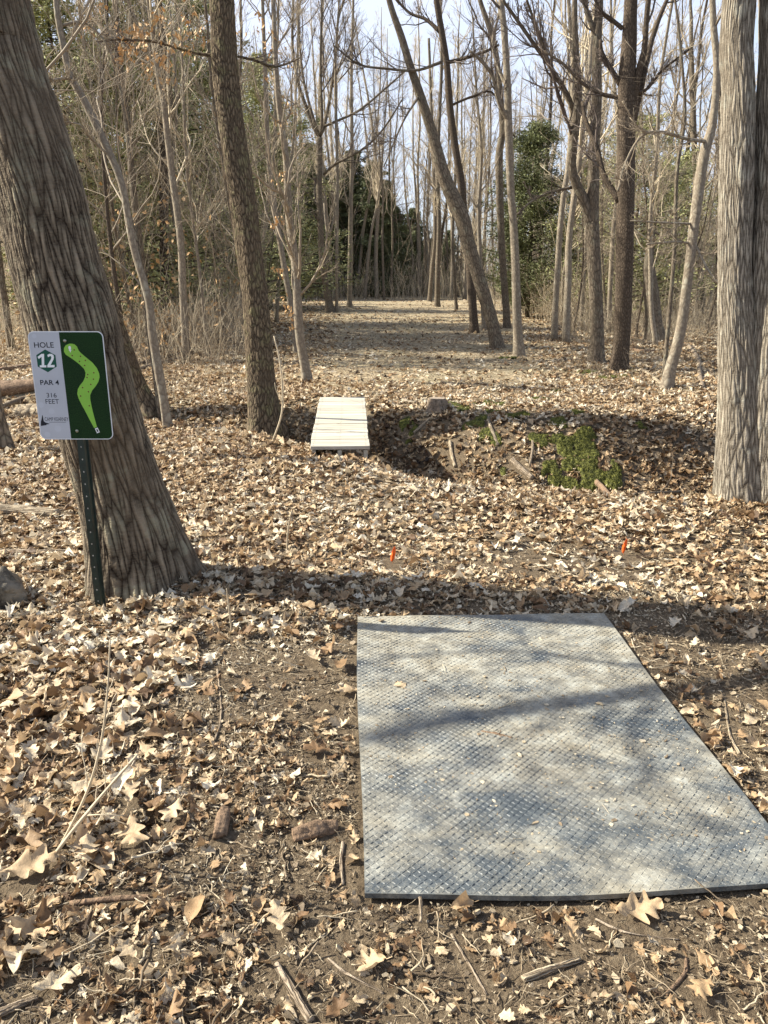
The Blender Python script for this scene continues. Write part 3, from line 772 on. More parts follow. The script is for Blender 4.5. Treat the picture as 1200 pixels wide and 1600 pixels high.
tree('forked_tree', [(931, 566, 23), (933, 517, 20), (928, 400, 21), (926, 340, 20), (928, 233, 17), (932, 167, 16), (933, 67, 14), (936, 0, 13)],
     15, M['mid'], M['twig_dark'], 'grey tree with two stems splitting at mid height, by the mossy bank', sides=24, nseg=120, n1=9, h0=6, rmin=.006, flare=.4,
     extra=[dict(px=[(927, 370, 15), (912, 312, 15), (896, 277, 14), (894, 240, 13), (900, 187, 14), (904, 150, 12), (900, 83, 10), (898, 0, 8)], n=8, ext=13, dy=-.3),
            dict(px=[(898, 182, 9), (887, 150, 8), (857, 100, 7), (833, 67, 6), (800, 20, 5), (785, 0, 4)], n=9, dy=-.5),
            dict(px=[(858, 98, 5), (845, 60, 5), (830, 20, 4), (823, 0, 4)], n=6, dy=-.5),
            dict(px=[(932, 60, 8), (918, 20, 7), (908, -10, 6)], n=4),
            dict(px=[(893, 293, 5), (860, 300, 4), (830, 315, 3.5), (808, 335, 3)], n=4, dy=-.3)])
tree('dark_oak_tree', [(967, 578, 26), (972, 517, 25), (977, 367, 27), (978, 233, 27), (979, 133, 26), (983, 67, 23), (986, 0, 20)],
     16, M['brown'], M['twig_dark'], 'straight dark brown oak standing right of the forked grey tree', sides=28, nseg=120, n1=9, h0=6.5, rmin=.006, flare=.22,
     extra=[dict(px=[(988, 190, 12), (997, 117, 11), (1007, 77, 9), (1013, 0, 8)], n=7, ext=12, dy=-.2),
            dict(px=[(990, 192, 9), (1010, 100, 8), (1017, 67, 8), (1033, 20, 7), (1042, 0, 6)], n=7, ext=12, dy=.4),
            dict(px=[(970, 133, 9), (950, 100, 7), (940, 80, 6), (938, 62, 5)], n=4),
            dict(px=[(972, 153, 7), (940, 147, 6), (910, 130, 5), (880, 100, 4), (850, 80, 3)], n=8, dy=.5),
            dict(px=[(968, 315, 10), (943, 273, 9), (933, 233, 8), (915, 187, 6), (910, 160, 5)], n=5, dy=.8),
            dict(px=[(985, 148, 6), (1010, 140, 5), (1035, 110, 4), (1080, 75, 3)], n=8, dy=-.3),
            dict(px=[(973, 45, 7), (955, 30, 6), (940, 18, 5), (925, -10, 4)], n=5)])
tree('leaning_tree', [(1042, 608, 18), (1048, 575, 17), (1063, 517, 16), (1077, 417, 15), (1087, 333, 16), (1100, 243, 16), (1112, 200, 13), (1118, 150, 11), (1120, 100, 11), (1115, 43, 10), (1113, 0, 9)],
     12, M['smooth'], M['twig'], 'smooth pale tree leaning right towards the double trunk', sides=18, nseg=100, n1=9, h0=4.5, rmin=.005,
     extra=[dict(px=[(1112, 222, 6), (1073, 217, 5), (1030, 206, 5), (1000, 215, 4), (975, 260, 3), (965, 300, 3)], n=7, dy=-.5),
            dict(px=[(1080, 380, 4), (1050, 378, 3.5), (1010, 382, 3)], n=5, dy=-.3),
            dict(px=[(1085, 380, 4), (1105, 420, 3), (1122, 442, 2.5)], n=2, dy=-.4),
            dict(px=[(1085, 350, 4), (1040, 348, 3), (985, 345, 2)], n=5, dy=-.3)])
tree('young_tree', [(1037, 590, 7), (1045, 500, 7), (1053, 400, 6), (1058, 267, 6), (1070, 180, 5), (1062, 60, 4)], 10, M['mid'], M['twig'],
     'thin grey stem growing left of the smooth leaning tree', sides=8, n1=16, h0=2)
tree('broken_trunk', [(1024, 534, 30), (1021, 500, 25), (1017, 450, 22), (1014, 418, 18), (1015, 396, 13), (1020, 375, 8), (1021, 357, 5)],
     3, M['mid'], M['twig_pale'], 'short snapped-off grey trunk behind the dark brown oak', cat='dead tree', sides=18, nseg=50, n1=0, trunk_ext=False, flare=.5,
     extra=[dict(px=[(1021, 362, 5), (1032, 368, 3), (1040, 380, 2)]), dict(px=[(1018, 362, 4), (1013, 355, 2)])], twigs=(2, 0))
tree('tall_tree', [(1097, 502, 13), (1094, 430, 11), (1090, 367, 10), (1087, 280, 9), (1083, 167, 8), (1080, 60, 6)], 13, M['mid'], M['twig'],
     'grey tree far back left of the double trunk', sides=10, n1=18, h0=4)
tree('young_tree', [(1119, 502, 7), (1122, 400, 7), (1123, 300, 6), (1125, 150, 5)], 12, M['brown'], M['twig'],
     'thin dark stem right behind the double trunk', sides=8, n1=12, h0=4)
# the double trunk on the right
tree('double_oak', [(1157, 782, 76), (1155, 700, 70), (1155, 613, 64), (1148, 450, 50), (1151, 300, 50), (1154, 150, 49), (1155, 0, 49)],
     14, M['pale_oak'], M['mid'], 'massive pale oak with two trunks joined at the foot', sides=150, nseg=460, n1=8, h0=4.6, l1=3.5, flare=.14, rmin=.008, fl_ph=2,
     second=[(1203, 795, 104), (1203, 700, 98), (1206, 613, 96), (1213, 450, 86), (1220, 300, 80), (1224, 150, 76), (1228, 0, 76)])
# left group
tree('leaning_tree', [(262, 668, 13), (255, 620, 13), (248, 580, 14), (238, 520, 13), (232, 467, 12), (208, 383, 11), (193, 300, 11), (180, 260, 11), (160, 217, 12), (133, 160, 12), (110, 117, 11), (97, 60, 10), (88, 0, 9)],
     10, M['smooth'], M['twig'], 'bent pale tree curving left beside the thick leaning oak', sides=16, nseg=110, n1=14, h0=2.2, rmin=.004,
     extra=[dict(px=[(172, 245, 4), (140, 215, 3), (125, 195, 3), (90, 190, 2.5)], n=4, dy=-.4), dict(px=[(112, 122, 5), (95, 123, 4), (56, 128, 3)], n=5, dy=-.5),
            dict(px=[(95, 40, 5), (130, 35, 4), (160, 60, 3), (180, 100, 3)], n=6, dy=.3)])
tree('young_tree', [(249, 655, 6), (242, 590, 6), (232, 520, 6), (226, 450, 5), (215, 380, 5)], 6, M['mid'], M['twig'],
     'thin stem hugging the bent pale tree', sides=8, n1=10, h0=1.5)
tree('tall_tree', [(261, 527, 15), (259, 470, 14), (257, 400, 14), (256, 300, 14), (258, 217, 14), (266, 167, 13), (257, 110, 12), (252, 50, 12), (247, 0, 11)],
     13, M['brown'], M['twig'], 'brown tree with swollen bend between thick oak and dark oak', sides=14, nseg=90, n1=18, h0=2.5,
     extra=[dict(px=[(257, 215, 8), (248, 175, 7), (244, 140, 5), (250, 100, 4)], n=5)])
tree('young_tree', [(290, 525, 8), (284, 417, 8), (273, 350, 7), (267, 283, 7), (275, 180, 6), (270, 60, 4)], 10, M['smooth'], M['twig_pale'],
     'slim pale tree right of the brown tree with the bend', sides=8, n1=20, h0=2)
tree('tall_tree', [(236, 525, 10), (230, 400, 9), (218, 300, 9), (207, 217, 9), (187, 160, 9), (180, 127, 10), (193, 87, 9), (207, 33, 8), (200, 0, 7)],
     11, M['mid'], M['twig'], 'crooked grey tree left of the brown tree with the bend', sides=12, nseg=80, n1=20, h0=2.2,
     extra=[dict(px=[(205, 190, 6), (200, 150, 5), (222, 100, 4), (230, 60, 4)], n=5), dict(px=[(190, 165, 5), (165, 90, 4), (145, 40, 4), (125, 10, 3)], n=5)])
tree('young_tree', [(325, 560, 5), (313, 433, 5), (300, 333, 5), (290, 233, 5), (285, 100, 4)], 8, M['smooth'], M['twig_pale'],
     'very thin pale sapling left of the dark oak', sides=8, n1=16, h0=1.5)
tree('young_tree', [(357, 510, 7), (337, 367, 6), (323, 250, 6), (317, 167, 6), (307, 83, 5), (295, 0, 5)], 12, M['mid'], M['twig'],
     'thin grey tree passing behind the dark oak', sides=8, n1=18, h0=3)
tree('young_tree', [(8, 705, 24), (-4, 640, 18), (-14, 560, 16), (-22, 450, 15)], 8, M['mid'], M['twig'],
     'foot of a grey trunk cut off by the left edge', sides=12, n1=10, h0=2)
tree('young_tree', [(192, 520, 8), (175, 400, 7), (165, 300, 6), (158, 200, 5), (162, 100, 4)], 9, M['brown'], M['twig'],
     'thin dark stem just right of the thick leaning oak', sides=8, n1=18, h0=2, Y=16)

# ------------------------------------------------------------------ background trees (kinds built once, copied)
def wood_tree(i, H, r0, style):
    n = 26
    d = np.array([rng.normal(0, .05), rng.normal(0, .05), 1.]); P = [np.array([0, 0, -.2])]
    for j in range(n - 1):
        P.append(P[-1] + norm(d) * H / (n - 1)); d = norm(d + np.array([rng.normal(0, .05), rng.normal(0, .05), .10]))
    P = np.array(P); Q = r0 * (1 - .85 * np.linspace(0, 1, n) ** 1.2); Q[0] *= 1.25; Q[1] *= 1.1
    T = Tubes(); T.add(P, Q, 7); B = Tubes()
    n1, a, L = {'up': (34, .5, 2.6), 'wide': (24, .85, 3.4), 'brush': (46, .75, 2.0)}[style]
    P1, Q1 = spawn(P[None], Q[None], n1, .16 if style == 'brush' else .30, .97, 1, .38, a, 9, .10, .2, 6, .007, L=L)
    B.add(P1, Q1, 4)
    P2, Q2 = spawn(P1, Q1, 6, .15, 1, .50, .45, .6, 6, .08, .2, 2, .0042); B.add(P2, Q2, 3)
    P3, Q3 = spawn(P2, Q2, 5, .2, 1, .65, .6, .6, 4, .05, .2, 1.3, .0028); B.add(P3, Q3, 3)
    return T.mesh('trunk'), B.mesh('branches')

kinds = []
for i, (H, r0, st) in enumerate([(13, .08, 'up'), (15, .10, 'up'), (11, .06, 'brush'), (14, .11, 'wide'), (9, .045, 'brush'), (16, .12, 'up'), (12, .085, 'wide'), (7, .035, 'brush')]):
    tm, bm_ = wood_tree(i, H, r0, st)
    tm.materials.append([M['mid'], M['smooth'], M['smooth'], M['brown']][i % 4]); bm_.materials.append([M['twig'], M['twig_pale'], M['twig_pale'], M['twig']][i % 4])
    kinds.append((tm, bm_, H))

protos = {}
def place_wood(k, x, y, s, rz, label, group):
    tm, bm_, H = kinds[k]
    if k not in protos:
        r = empty('woodland_tree', (x, y, tz(x, y)))
        t = obj('trunk', tm, None, r); b = obj('branches', bm_, None, r)
        protos[k] = (r, t, b)
    else:
        pr, pt_, pb = protos[k]
        r = pr.copy(); C.objects.link(r)
        for ch in (pt_, pb):
            c = ch.copy(); C.objects.link(c); c.parent = r
    r.location = (x, y, tz(x, y)); r.rotation_euler = (rng.normal(0, .03), rng.normal(0, .04), rz); r.scale = (s, s, s * rng.uniform(.9, 1.15))
    tag(r, label, 'tree', group)

placed = []
def clear_of(x, y, dmin):
    return all((x - a) ** 2 + (y - b) ** 2 > dmin * dmin for a, b in placed)
def scatter_wood(n, xr, yr, ks, label, group, dmin=.9, smin=.8, smax=1.15):
    c = 0; tries = 0
    while c < n and tries < n * 60:
        tries += 1
        y = random.uniform(*yr); x = random.uniform(*xr) if not callable(xr) else xr(y)
        px = 600 + F * x / (y * cp)
        if abs(px - 600) > 690 : continue
        left_e = -.125 * y - .3; right_e = min(.165 * y, 4.6) if y > 30 else .2 * y
        if left_e < x < right_e and y < 58: continue
        if float(ditch(np.array([x]), np.array([y]))[0]) > .1: continue
        if not clear_of(x, y, dmin): continue
        placed.append((x, y)); place_wood(random.choice(ks), x, y, random.uniform(smin, smax), random.uniform(0, 6.28), label, group); c += 1
    return c
scatter_wood(32, (-16, -2.2), (16, 30), [2, 4, 7, 2, 4, 0, 6], 'slim bare tree in the thicket left of the clearing', 'trees of the left thicket')
scatter_wood(42, (-30, -3.5), (28, 52), [0, 1, 2, 3, 5, 2], 'taller bare tree deep in the woods beyond the left thicket', 'trees of the far left woods')
scatter_wood(20, (3.6, 16), (19, 30), [2, 4, 7, 6], 'slim bare tree in the open woods right of the clearing', 'trees of the right woods')
scatter_wood(42, (5, 32), (30, 54), [0, 1, 2, 3, 6, 7], 'bare tree far back in the woods right of the clearing', 'trees of the far right woods')
scatter_wood(62, (-12, 14), (58, 76), [0, 1, 1, 5, 0, 3], 'straight bare trunk in the row closing the far end of the clearing', 'trees closing the clearing', dmin=.7, smin=1.05, smax=1.45)

# ------------------------------------------------------------------ evergreens
M['pine'] = simple('dark_needles', (.125, .14, .065), .7, .5, 1.2)
M['cedar'] = simple('cedar_sprays', (.13, .14, .055), .7, .5, 1.5)
M['olive'] = simple('olive_sprays', (.31, .31, .13), .7, .4, 1.5)
def conifer(H, W, nb, per, size, droop, bare=.12, ragged=.3, prof=.75):
    n = 14; P = np.stack([rng.normal(0, .02, n), rng.normal(0, .02, n), np.linspace(-.2, H, n)], 1); Q = np.linspace(H * .014, .012, n)
    T = Tubes(); T.add(P, Q, 7)
    t = rng.uniform(bare, .985, nb) ; az = rng.uniform(0, 6.283, nb)
    L = W * (1 - t) ** prof * rng.uniform(1 - ragged, 1 + ragged * .4, nb) + .12
    m = 7; s = np.linspace(0, 1, m)
    hz = t[:, None] * H + L[:, None] * (s * .18 - droop * s ** 2)[None]
    Pb = np.stack([np.cos(az)[:, None] * L[:, None] * s, np.sin(az)[:, None] * L[:, None] * s, hz], -1)
    Qb = (.008 + .010 * L)[:, None] * np.linspace(1, .3, m)[None]
    T.add(Pb, Qb, 3)
    ii = np.repeat(np.arange(nb), per); u = rng.uniform(.18, 1.05, len(ii)); w = (L[ii] * .22 * (1.15 - u) + .06)
    keep = rng.random(len(ii)) < np.clip(L[ii] / W * 1.3 + .25, 0, 1); ii = ii[keep]; u = u[keep]; w = w[keep]
    pos = np.stack([np.cos(az[ii]) * L[ii] * u, np.sin(az[ii]) * L[ii] * u, t[ii] * H + L[ii] * (u * .18 - droop * u ** 2)], 1)
    side = np.stack([-np.sin(az[ii]), np.cos(az[ii]), 0 * u], 1)
    pos = pos + side * (rng.normal(0, 1, len(ii)) * w)[:, None] + np.array([0, 0, 1]) * (rng.normal(0, .8, len(ii)) * (w * .6 + .05))[:, None]
    dirs = norm(np.stack([np.cos(az[ii]), np.sin(az[ii]), -droop + 0 * u], 1) * .8 + rng.normal(0, .55, (len(ii), 3)))
    V, Fl, cn = cards(pos, size * rng.uniform(.6, 1.3, len(pos)), dirs=dirs, elong=3.2)
    return T.mesh('trunk'), mesh_np('crown', V, Fl, cn, smooth=False)

def evergreens(name, spots, args, fm, label_fn, group):
    tm, cm = conifer(*args); tm.materials.append(M['brown']); cm.materials.append(fm)
    first = None
    for i, (px, Y, s) in enumerate(spots):
        x = (px - 600) / F * Y * cp * 1.0
        if first is None:
            r = empty(name, (x, Y, tz(x, Y))); a = obj('trunk', tm, None, r); b = obj('crown', cm, None, r); first = (r, a, b)
        else:
            r = first[0].copy(); C.objects.link(r)
            for ch in first[1:]:
                c = ch.copy(); C.objects.link(c); c.parent = r
        r.location = (x, Y, tz(x, Y) - .05); r.rotation_euler = (0, 0, i * 1.9); r.scale = (s, s, s * (.80 + .12 * math.sin(i * 2.1)) if name == 'pine_tree' else s)
        tag(r, label_fn(i), 'evergreen tree', group)
evergreens('pine_tree', [(455, 66, 1.0), (490, 70, 1.05), (520, 68, .95), (552, 71, 1.15), (585, 67, .9), (615, 73, .85), (645, 76, .75), (430, 62, 1.05), (672, 84, .62), (700, 82, .6), (400, 60, .95), (365, 58, 1.0), (330, 57, .9), (735, 82, .55), (290, 60, 1.0), (262, 44, .62), (318, 41, .60), (352, 46, .7), (215, 42, .6), (160, 45, .7), (470, 80, 1.2), (540, 84, 1.2), (600, 88, 1.0), (640, 90, .8)],
           (13.0, 3.4, 230, 130, .10, .10, .02, .7, .55), M['pine'], lambda i: 'dark pine standing behind the trunks at the far end of the clearing', 'dark pines behind the clearing')
evergreens('cedar_tree', [(826, 33, 1.0)], (7.4, 2.1, 210, 240, .036, -.05, .05, .6, .42), M['cedar'], lambda i: 'dark green cedar with pointed crown right of the pale wavy tree', None)
cl = ['wide olive cedar behind the forked grey tree', 'broad olive cedar between the dark brown oak and the snapped trunk', 'low olive cedar left of the smooth leaning tree', 'faint olive cedar behind the double trunk']
evergreens('wide_cedar', [(915, 33, .78), (985, 29, .90), (1050, 34, .82), (1150, 38, .9)], (7.8, 3.4, 150, 220, .040, -.05, .06, .7, .5), M['olive'], lambda i: cl[i], 'olive cedars on the right')
cl2 = ['olive evergreen half hidden above the left thicket, next to the thick oak', 'olive evergreen behind the bent pale tree', 'olive evergreen behind the dark oak', 'olive evergreen behind the orange-leaved tree']
evergreens('hemlock_tree', [(120, 21, .78), (225, 24, .85), (320, 28, .9), (420, 40, 1.0)], (11.5, 4.0, 230, 170, .055, .05, .06, .65, .5), M['olive'], lambda i: cl2[i], 'evergreens above the left thicket')

# ------------------------------------------------------------------ undergrowth
def stems(name, specs, m, seed, kind='stuff'):
    r = np.random.default_rng(seed); T = Tubes()
    for (n, fx, y0, y1, h0, h1, lean, rad) in specs:
        y = r.uniform(y0, y1, n); x = fx(y, r)
        ok = (ditch(x, y) < .1); x, y = x[ok], y[ok]; n = len(x)
        d = np.stack([r.normal(0, lean, n), r.normal(0, lean, n), np.ones(n)], 1); d = norm(d)
        L = r.uniform(h0, h1, n); P = [np.stack([x, y, terrain(x, y) - .03], 1)]
        for j in range(6):
            P.append(P[-1] + d * (L / 6)[:, None]); d = norm(d + r.normal(0, .16, (n, 3)) - np.array([0, 0, .02]))
        P = np.stack(P, 1); Q = rad * r.uniform(.6, 1.3, n)[:, None] * np.linspace(1, .4, 7)[None]
        T.add(P, Q, 3)
        global rng
        keep = rng; rng = r
        a, b = spawn(P, Q, 4, .25, 1, .45, .6, .7, 5, .04, .22, 1.2, rad * .45); T.add(a, b, 3)
        rng = keep
    o = obj(name, T.mesh(name), m); tag(o, kind=kind)
leftx = lambda y, r: -.14 * y - .5 - np.abs(r.normal(0, 1, len(y))) * y * .2
rightx = lambda y, r: np.minimum(.21 * y, 5.5) + .4 + np.abs(r.normal(0, 1, len(y))) * y * .17
allx = lambda y, r: r.uniform(-.6, .6, len(y)) * y
stems('undergrowth', [(800, leftx, 15, 24, .4, 1.9, .35, .005), (1300, leftx, 22, 40, .8, 3.0, .35, .008), (600, rightx, 20, 28, .3, 1.2, .45, .005), (1500, rightx, 26, 46, .6, 2.4, .35, .008),
                      (2600, allx, 58, 74, .8, 3.6, .25, .013)], M['twig_pale'], 5)
stems('dry_weeds', [(420, leftx, 9.5, 16, .15, .8, .5, .003), (260, rightx, 12, 20, .15, .8, .5, .004), (900, leftx, 15, 30, .4, 1.6, .5, .005), (700, rightx, 20, 34, .3, 1.3, .6, .006)], M['stick'], 6)
stems('thicket', [(300, leftx, 17, 34, 3, 7.5, .18, .007), (220, rightx, 26, 44, 2.5, 6, .18, .007), (500, allx, 60, 76, 4, 10, .10, .02)], M['twig'], 8)
stems('far_woods', [(2200, allx, 76, 110, 5, 13, .08, .03), (3000, lambda y, r: r.uniform(-.7, .7, len(y)) * y, 80, 120, 1.5, 5, .2, .03)], M['twig'], 9)
# rusty leaves hanging in the thicket
n = 5200; r_ = np.random.default_rng(77)
y = r_.uniform(16, 36, n); x = leftx(y, r_); c = vnoise(x * .8, y * .8, 41); z = terrain(x, y) + r_.uniform(.2, 4.5, n) ** 1.0 * r_.uniform(.1, 1, n)
k = c > .52; pos = np.stack([x, y, z], 1)[k]
V, Fl, cn = cards(pos, r_.uniform(.05, .10, len(pos)), elong=1.7)
tag(obj('hanging_dry_leaves', mesh_np('hanging_dry_leaves', V, Fl, cn, smooth=False), M['beech']), kind='stuff')

# ------------------------------------------------------------------ moss
def moss():
    m, nt, bs, out = mat('moss')
    co = N(nt, 'ShaderNodeTexCoord').outputs['Object']
    n = noise(nt, co, 25, 5, .7)
    LK(nt, ramp(nt, n.outputs['Fac'], [(.3, (.024, .027, .006)), (.5, (.085, .088, .012)), (.7, (.19, .185, .032))]).outputs[0], bs.inputs['Base Color'])
    bs.inputs['Roughness'].default_value = .9
    def patch(px, py, rx, ry, cnt):
        c = G(px, py); s = zc(c) / F
        x = c[0] + rng.normal(0, .5, cnt) * rx * s; yv = c[1] + rng.normal(0, .5, cnt) * ry * s * 2.2
        return x, yv
    def tufts(x, y, size, hump=0):
        V, Fa, Cn = [], [], []; off = 0
        nz = len(x); z = terrain(x, y) + (hump * np.exp(-(((x - x.mean()) / .42) ** 2 + ((y - y.mean()) / .30) ** 2)) if hump else 0)
        for q in range(0, nz, 2 if hump else 1): KO.append((x[q], y[q], .035))
        # cushion: low dome per point with rough blades
        k, rings = 8, 4
        for i in range(nz):
            s = size[i]; vs = [(0, 0, s * .62)]
            for q in range(1, rings):
                a = q / (rings - 1) * 1.45
                for j in range(k):
                    th = 2 * math.pi * (j + .5 * q) / k; rr = s * math.sin(a) * random.uniform(.8, 1.2)
                    vs.append((rr * math.cos(th), rr * math.sin(th), s * .62 * math.cos(a) * random.uniform(.8, 1.15)))
            f = [(0, 1 + j, 1 + (j + 1) % k) for j in range(k)]
            for q in range(rings - 2):
                for j in range(k):
                    a0 = 1 + q * k + j; a1 = 1 + q * k + (j + 1) % k
                    f.append((a0, a0 + k, a1 + k)); f.append((a0, a1 + k, a1))
            V.append(np.array(vs) + np.array([x[i], y[i], z[i] - .004])); Fa.append(np.array(f).ravel() + off); Cn.append(np.full(len(f), 3)); off += len(vs)
            nb = 26; th = rng.uniform(0, 6.28, nb); a = rng.uniform(0, 1.3, nb)
            d = np.stack([np.sin(a) * np.cos(th), np.sin(a) * np.sin(th), np.cos(a) * .62], 1) * s
            dirs = norm(d + rng.normal(0, .3 * s, d.shape))
            v2, f2, c2 = cards(np.array([x[i], y[i], z[i]]) + d * 1.04, rng.uniform(.004, .007, nb), dirs=dirs, elong=4)
            V.append(v2); Fa.append(f2 + off); Cn.append(c2); off += len(v2)
        return np.concatenate(V), np.concatenate(Fa), np.concatenate(Cn)
    def cushion(regions, step, hump, seed):
        Vs, Fs, Cs = [], [], []; off = 0
        for (px, py, rx, ry) in regions:
            c = G(px, py); s = zc(c) / F; ax = rx * s; ay = min(ry * s * 2.6, ax * 1.6) if not hump else ry * s * 3.4
            xs = np.arange(-1.25, 1.251, step / ax); ys = np.arange(-1.25, 1.251, step / ay); U, W_ = np.meshgrid(xs, ys)
            X = c[0] + U * ax; Y = c[1] + W_ * ay
            d = 1 - np.hypot(U, W_)
            m_ = d + (vnoise(X * 9, Y * 9, seed) - .5) * 1.7 + (vnoise(X * 26, Y * 26, seed + 1) - .5) * .55
            body = sstep(-.05, .25, m_)
            cell = (1 - np.abs(2 * vnoise(X * 20, Y * 20, seed + 2) - 1)) * .6 + (1 - np.abs(2 * vnoise(X * 45, Y * 45, seed + 3) - 1)) * .4
            Z = terrain(X, Y) - .045 * (1 - body) + body * (.008 + hump * np.clip(d, 0, 1) ** .7 * .5 + (.045 if hump else .028) * cell + .006 * vnoise(X * 150, Y * 150, seed + 4))
            r, q = X.shape; idx = np.arange(r * q).reshape(r, q) + off
            Fq = np.stack([idx[:-1, :-1], idx[:-1, 1:], idx[1:, 1:], idx[1:, :-1]], -1).reshape(-1, 4)
            kf = (body[:-1, :-1] > .0).ravel() | (body[1:, 1:] > 0).ravel(); Fq = Fq[kf]
            Vs.append(np.stack([X, Y, Z], -1).reshape(-1, 3)); Fs.append(Fq.ravel()); Cs.append(np.full(len(Fq), 4)); off += r * q
            pr = body.ravel() > .6; pts = np.stack([X, Y, Z], -1).reshape(-1, 3)[pr]
            if len(pts) == 0: continue
            nb = min(9000 if hump else 900, len(pts) * 3); pk = pts[rng.integers(0, len(pts), nb)] + rng.normal(0, step * .6, (nb, 3)) * np.array([1, 1, .3])
            v2, f2, c2 = cards(pk, rng.uniform(.004, .008, nb), dirs=norm(np.array([0, 0, 1.]) + rng.normal(0, .6, (nb, 3))), elong=3)
            Vs.append(v2); Fs.append(f2 + off); Cs.append(c2); off += len(v2)
            for kx, ky in pts[::max(1, len(pts) // (26 if hump else 5)), :2]: KO.append((kx, ky, .02))
        V = np.concatenate(Vs); Fl = np.concatenate(Fs)
        used = np.unique(Fl); mp_ = np.full(len(V), -1); mp_[used] = np.arange(len(used))
        return V[used], mp_[Fl], np.concatenate(Cs)
    V, Fl, cn = cushion([(918, 738, 36, 13), (880, 702, 15, 6), (912, 692, 20, 7), (862, 738, 14, 7), (955, 752, 20, 8)], .008, .05, 61)
    o = obj('moss_mound', mesh_np('moss_mound', V, Fl, cn), m); tag(o, 'largest green moss cushion, low on the far ditch bank', 'moss')
    regs = [(640, 670, 13, 10), (722, 640, 20, 6), (742, 662, 16, 6), (765, 632, 22, 5), (772, 646, 12, 5), (775, 690, 9, 4), (757, 682, 10, 5), (925, 582, 22, 4), (875, 613, 12, 3),
            (870, 662, 12, 6), (838, 692, 10, 6), (1000, 665, 11, 4), (785, 742, 8, 5), (790, 560, 15, 3), (862, 692, 14, 6), (806, 650, 14, 6), (703, 632, 8, 4), (958, 590, 22, 4), (985, 581, 10, 3),
            (820, 648, 10, 4), (845, 625, 12, 3), (895, 645, 14, 4)]
    V, Fl, cn = cushion(regs, .010, 0, 71)
    tag(obj('moss_patches', mesh_np('moss_patches', V, Fl, cn), m), kind='stuff')
    # moss at the foot of the double oak
moss()

# ------------------------------------------------------------------ plank bridge
def lumber_mat():
    m, nt, bs, out = mat('new_lumber')
    co = N(nt, 'ShaderNodeTexCoord').outputs['Object']
    a = attr(nt, 'plank', 'GEOMETRY')
    v = nt.nodes.new('ShaderNodeVectorMath'); v.operation = 'MULTIPLY_ADD'
    LK(nt, a.outputs['Color'], v.inputs[0]); v.inputs[1].default_value = (17, 31, 5); LK(nt, co, v.inputs[2])
    g = noise(nt, mapping(nt, v.outputs[0], (2.2, 45, 8)), 1, 5, .6, .6)
    kn = nt.nodes.new('ShaderNodeTexVoronoi'); LK(nt, mapping(nt, v.outputs[0], (3, 9, 1)), kn.inputs['Vector']); kn.inputs['Scale'].default_value = 1
    c = ramp(nt, g.outputs['Fac'], [(.3, (.24, .205, .155)), (.47, (.44, .40, .32)), (.7, (.56, .52, .43))]).outputs[0]
    c = mix(nt, .55, c, ramp(nt, a.outputs['Fac'], [(0, (.62, .62, .62)), (.5, (.85, .82, .76)), (1, (1, 1, 1))]).outputs[0], 'MULTIPLY')
    c = mix(nt, ramp(nt, kn.outputs['Distance'], [(.05, (1, 1, 1)), (.10, (0, 0, 0))]).outputs[0], c, (.20, .13, .08))
    LK(nt, c, bs.inputs['Base Color']); bs.inputs['Roughness'].default_value = .75
    bump(nt, bs, g.outputs['Fac'], .5, .004)
    return m
def box(V, Fc, cx, cy, cz, sx, sy, sz, bev=.004):
    o = len(V)
    for dz, s_ in ((-1, 0), (1, 1)):
        for dx, dy in ((-1, -1), (1, -1), (1, 1), (-1, 1)):
            V.append((cx + dx * sx / 2, cy + dy * sy / 2, cz + dz * sz / 2))
    for f in ((3, 2, 1, 0), (4, 5, 6, 7), (0, 1, 5, 4), (1, 2, 6, 5), (2, 3, 7, 6), (3, 0, 4, 7)): Fc.append(tuple(o + i for i in f))
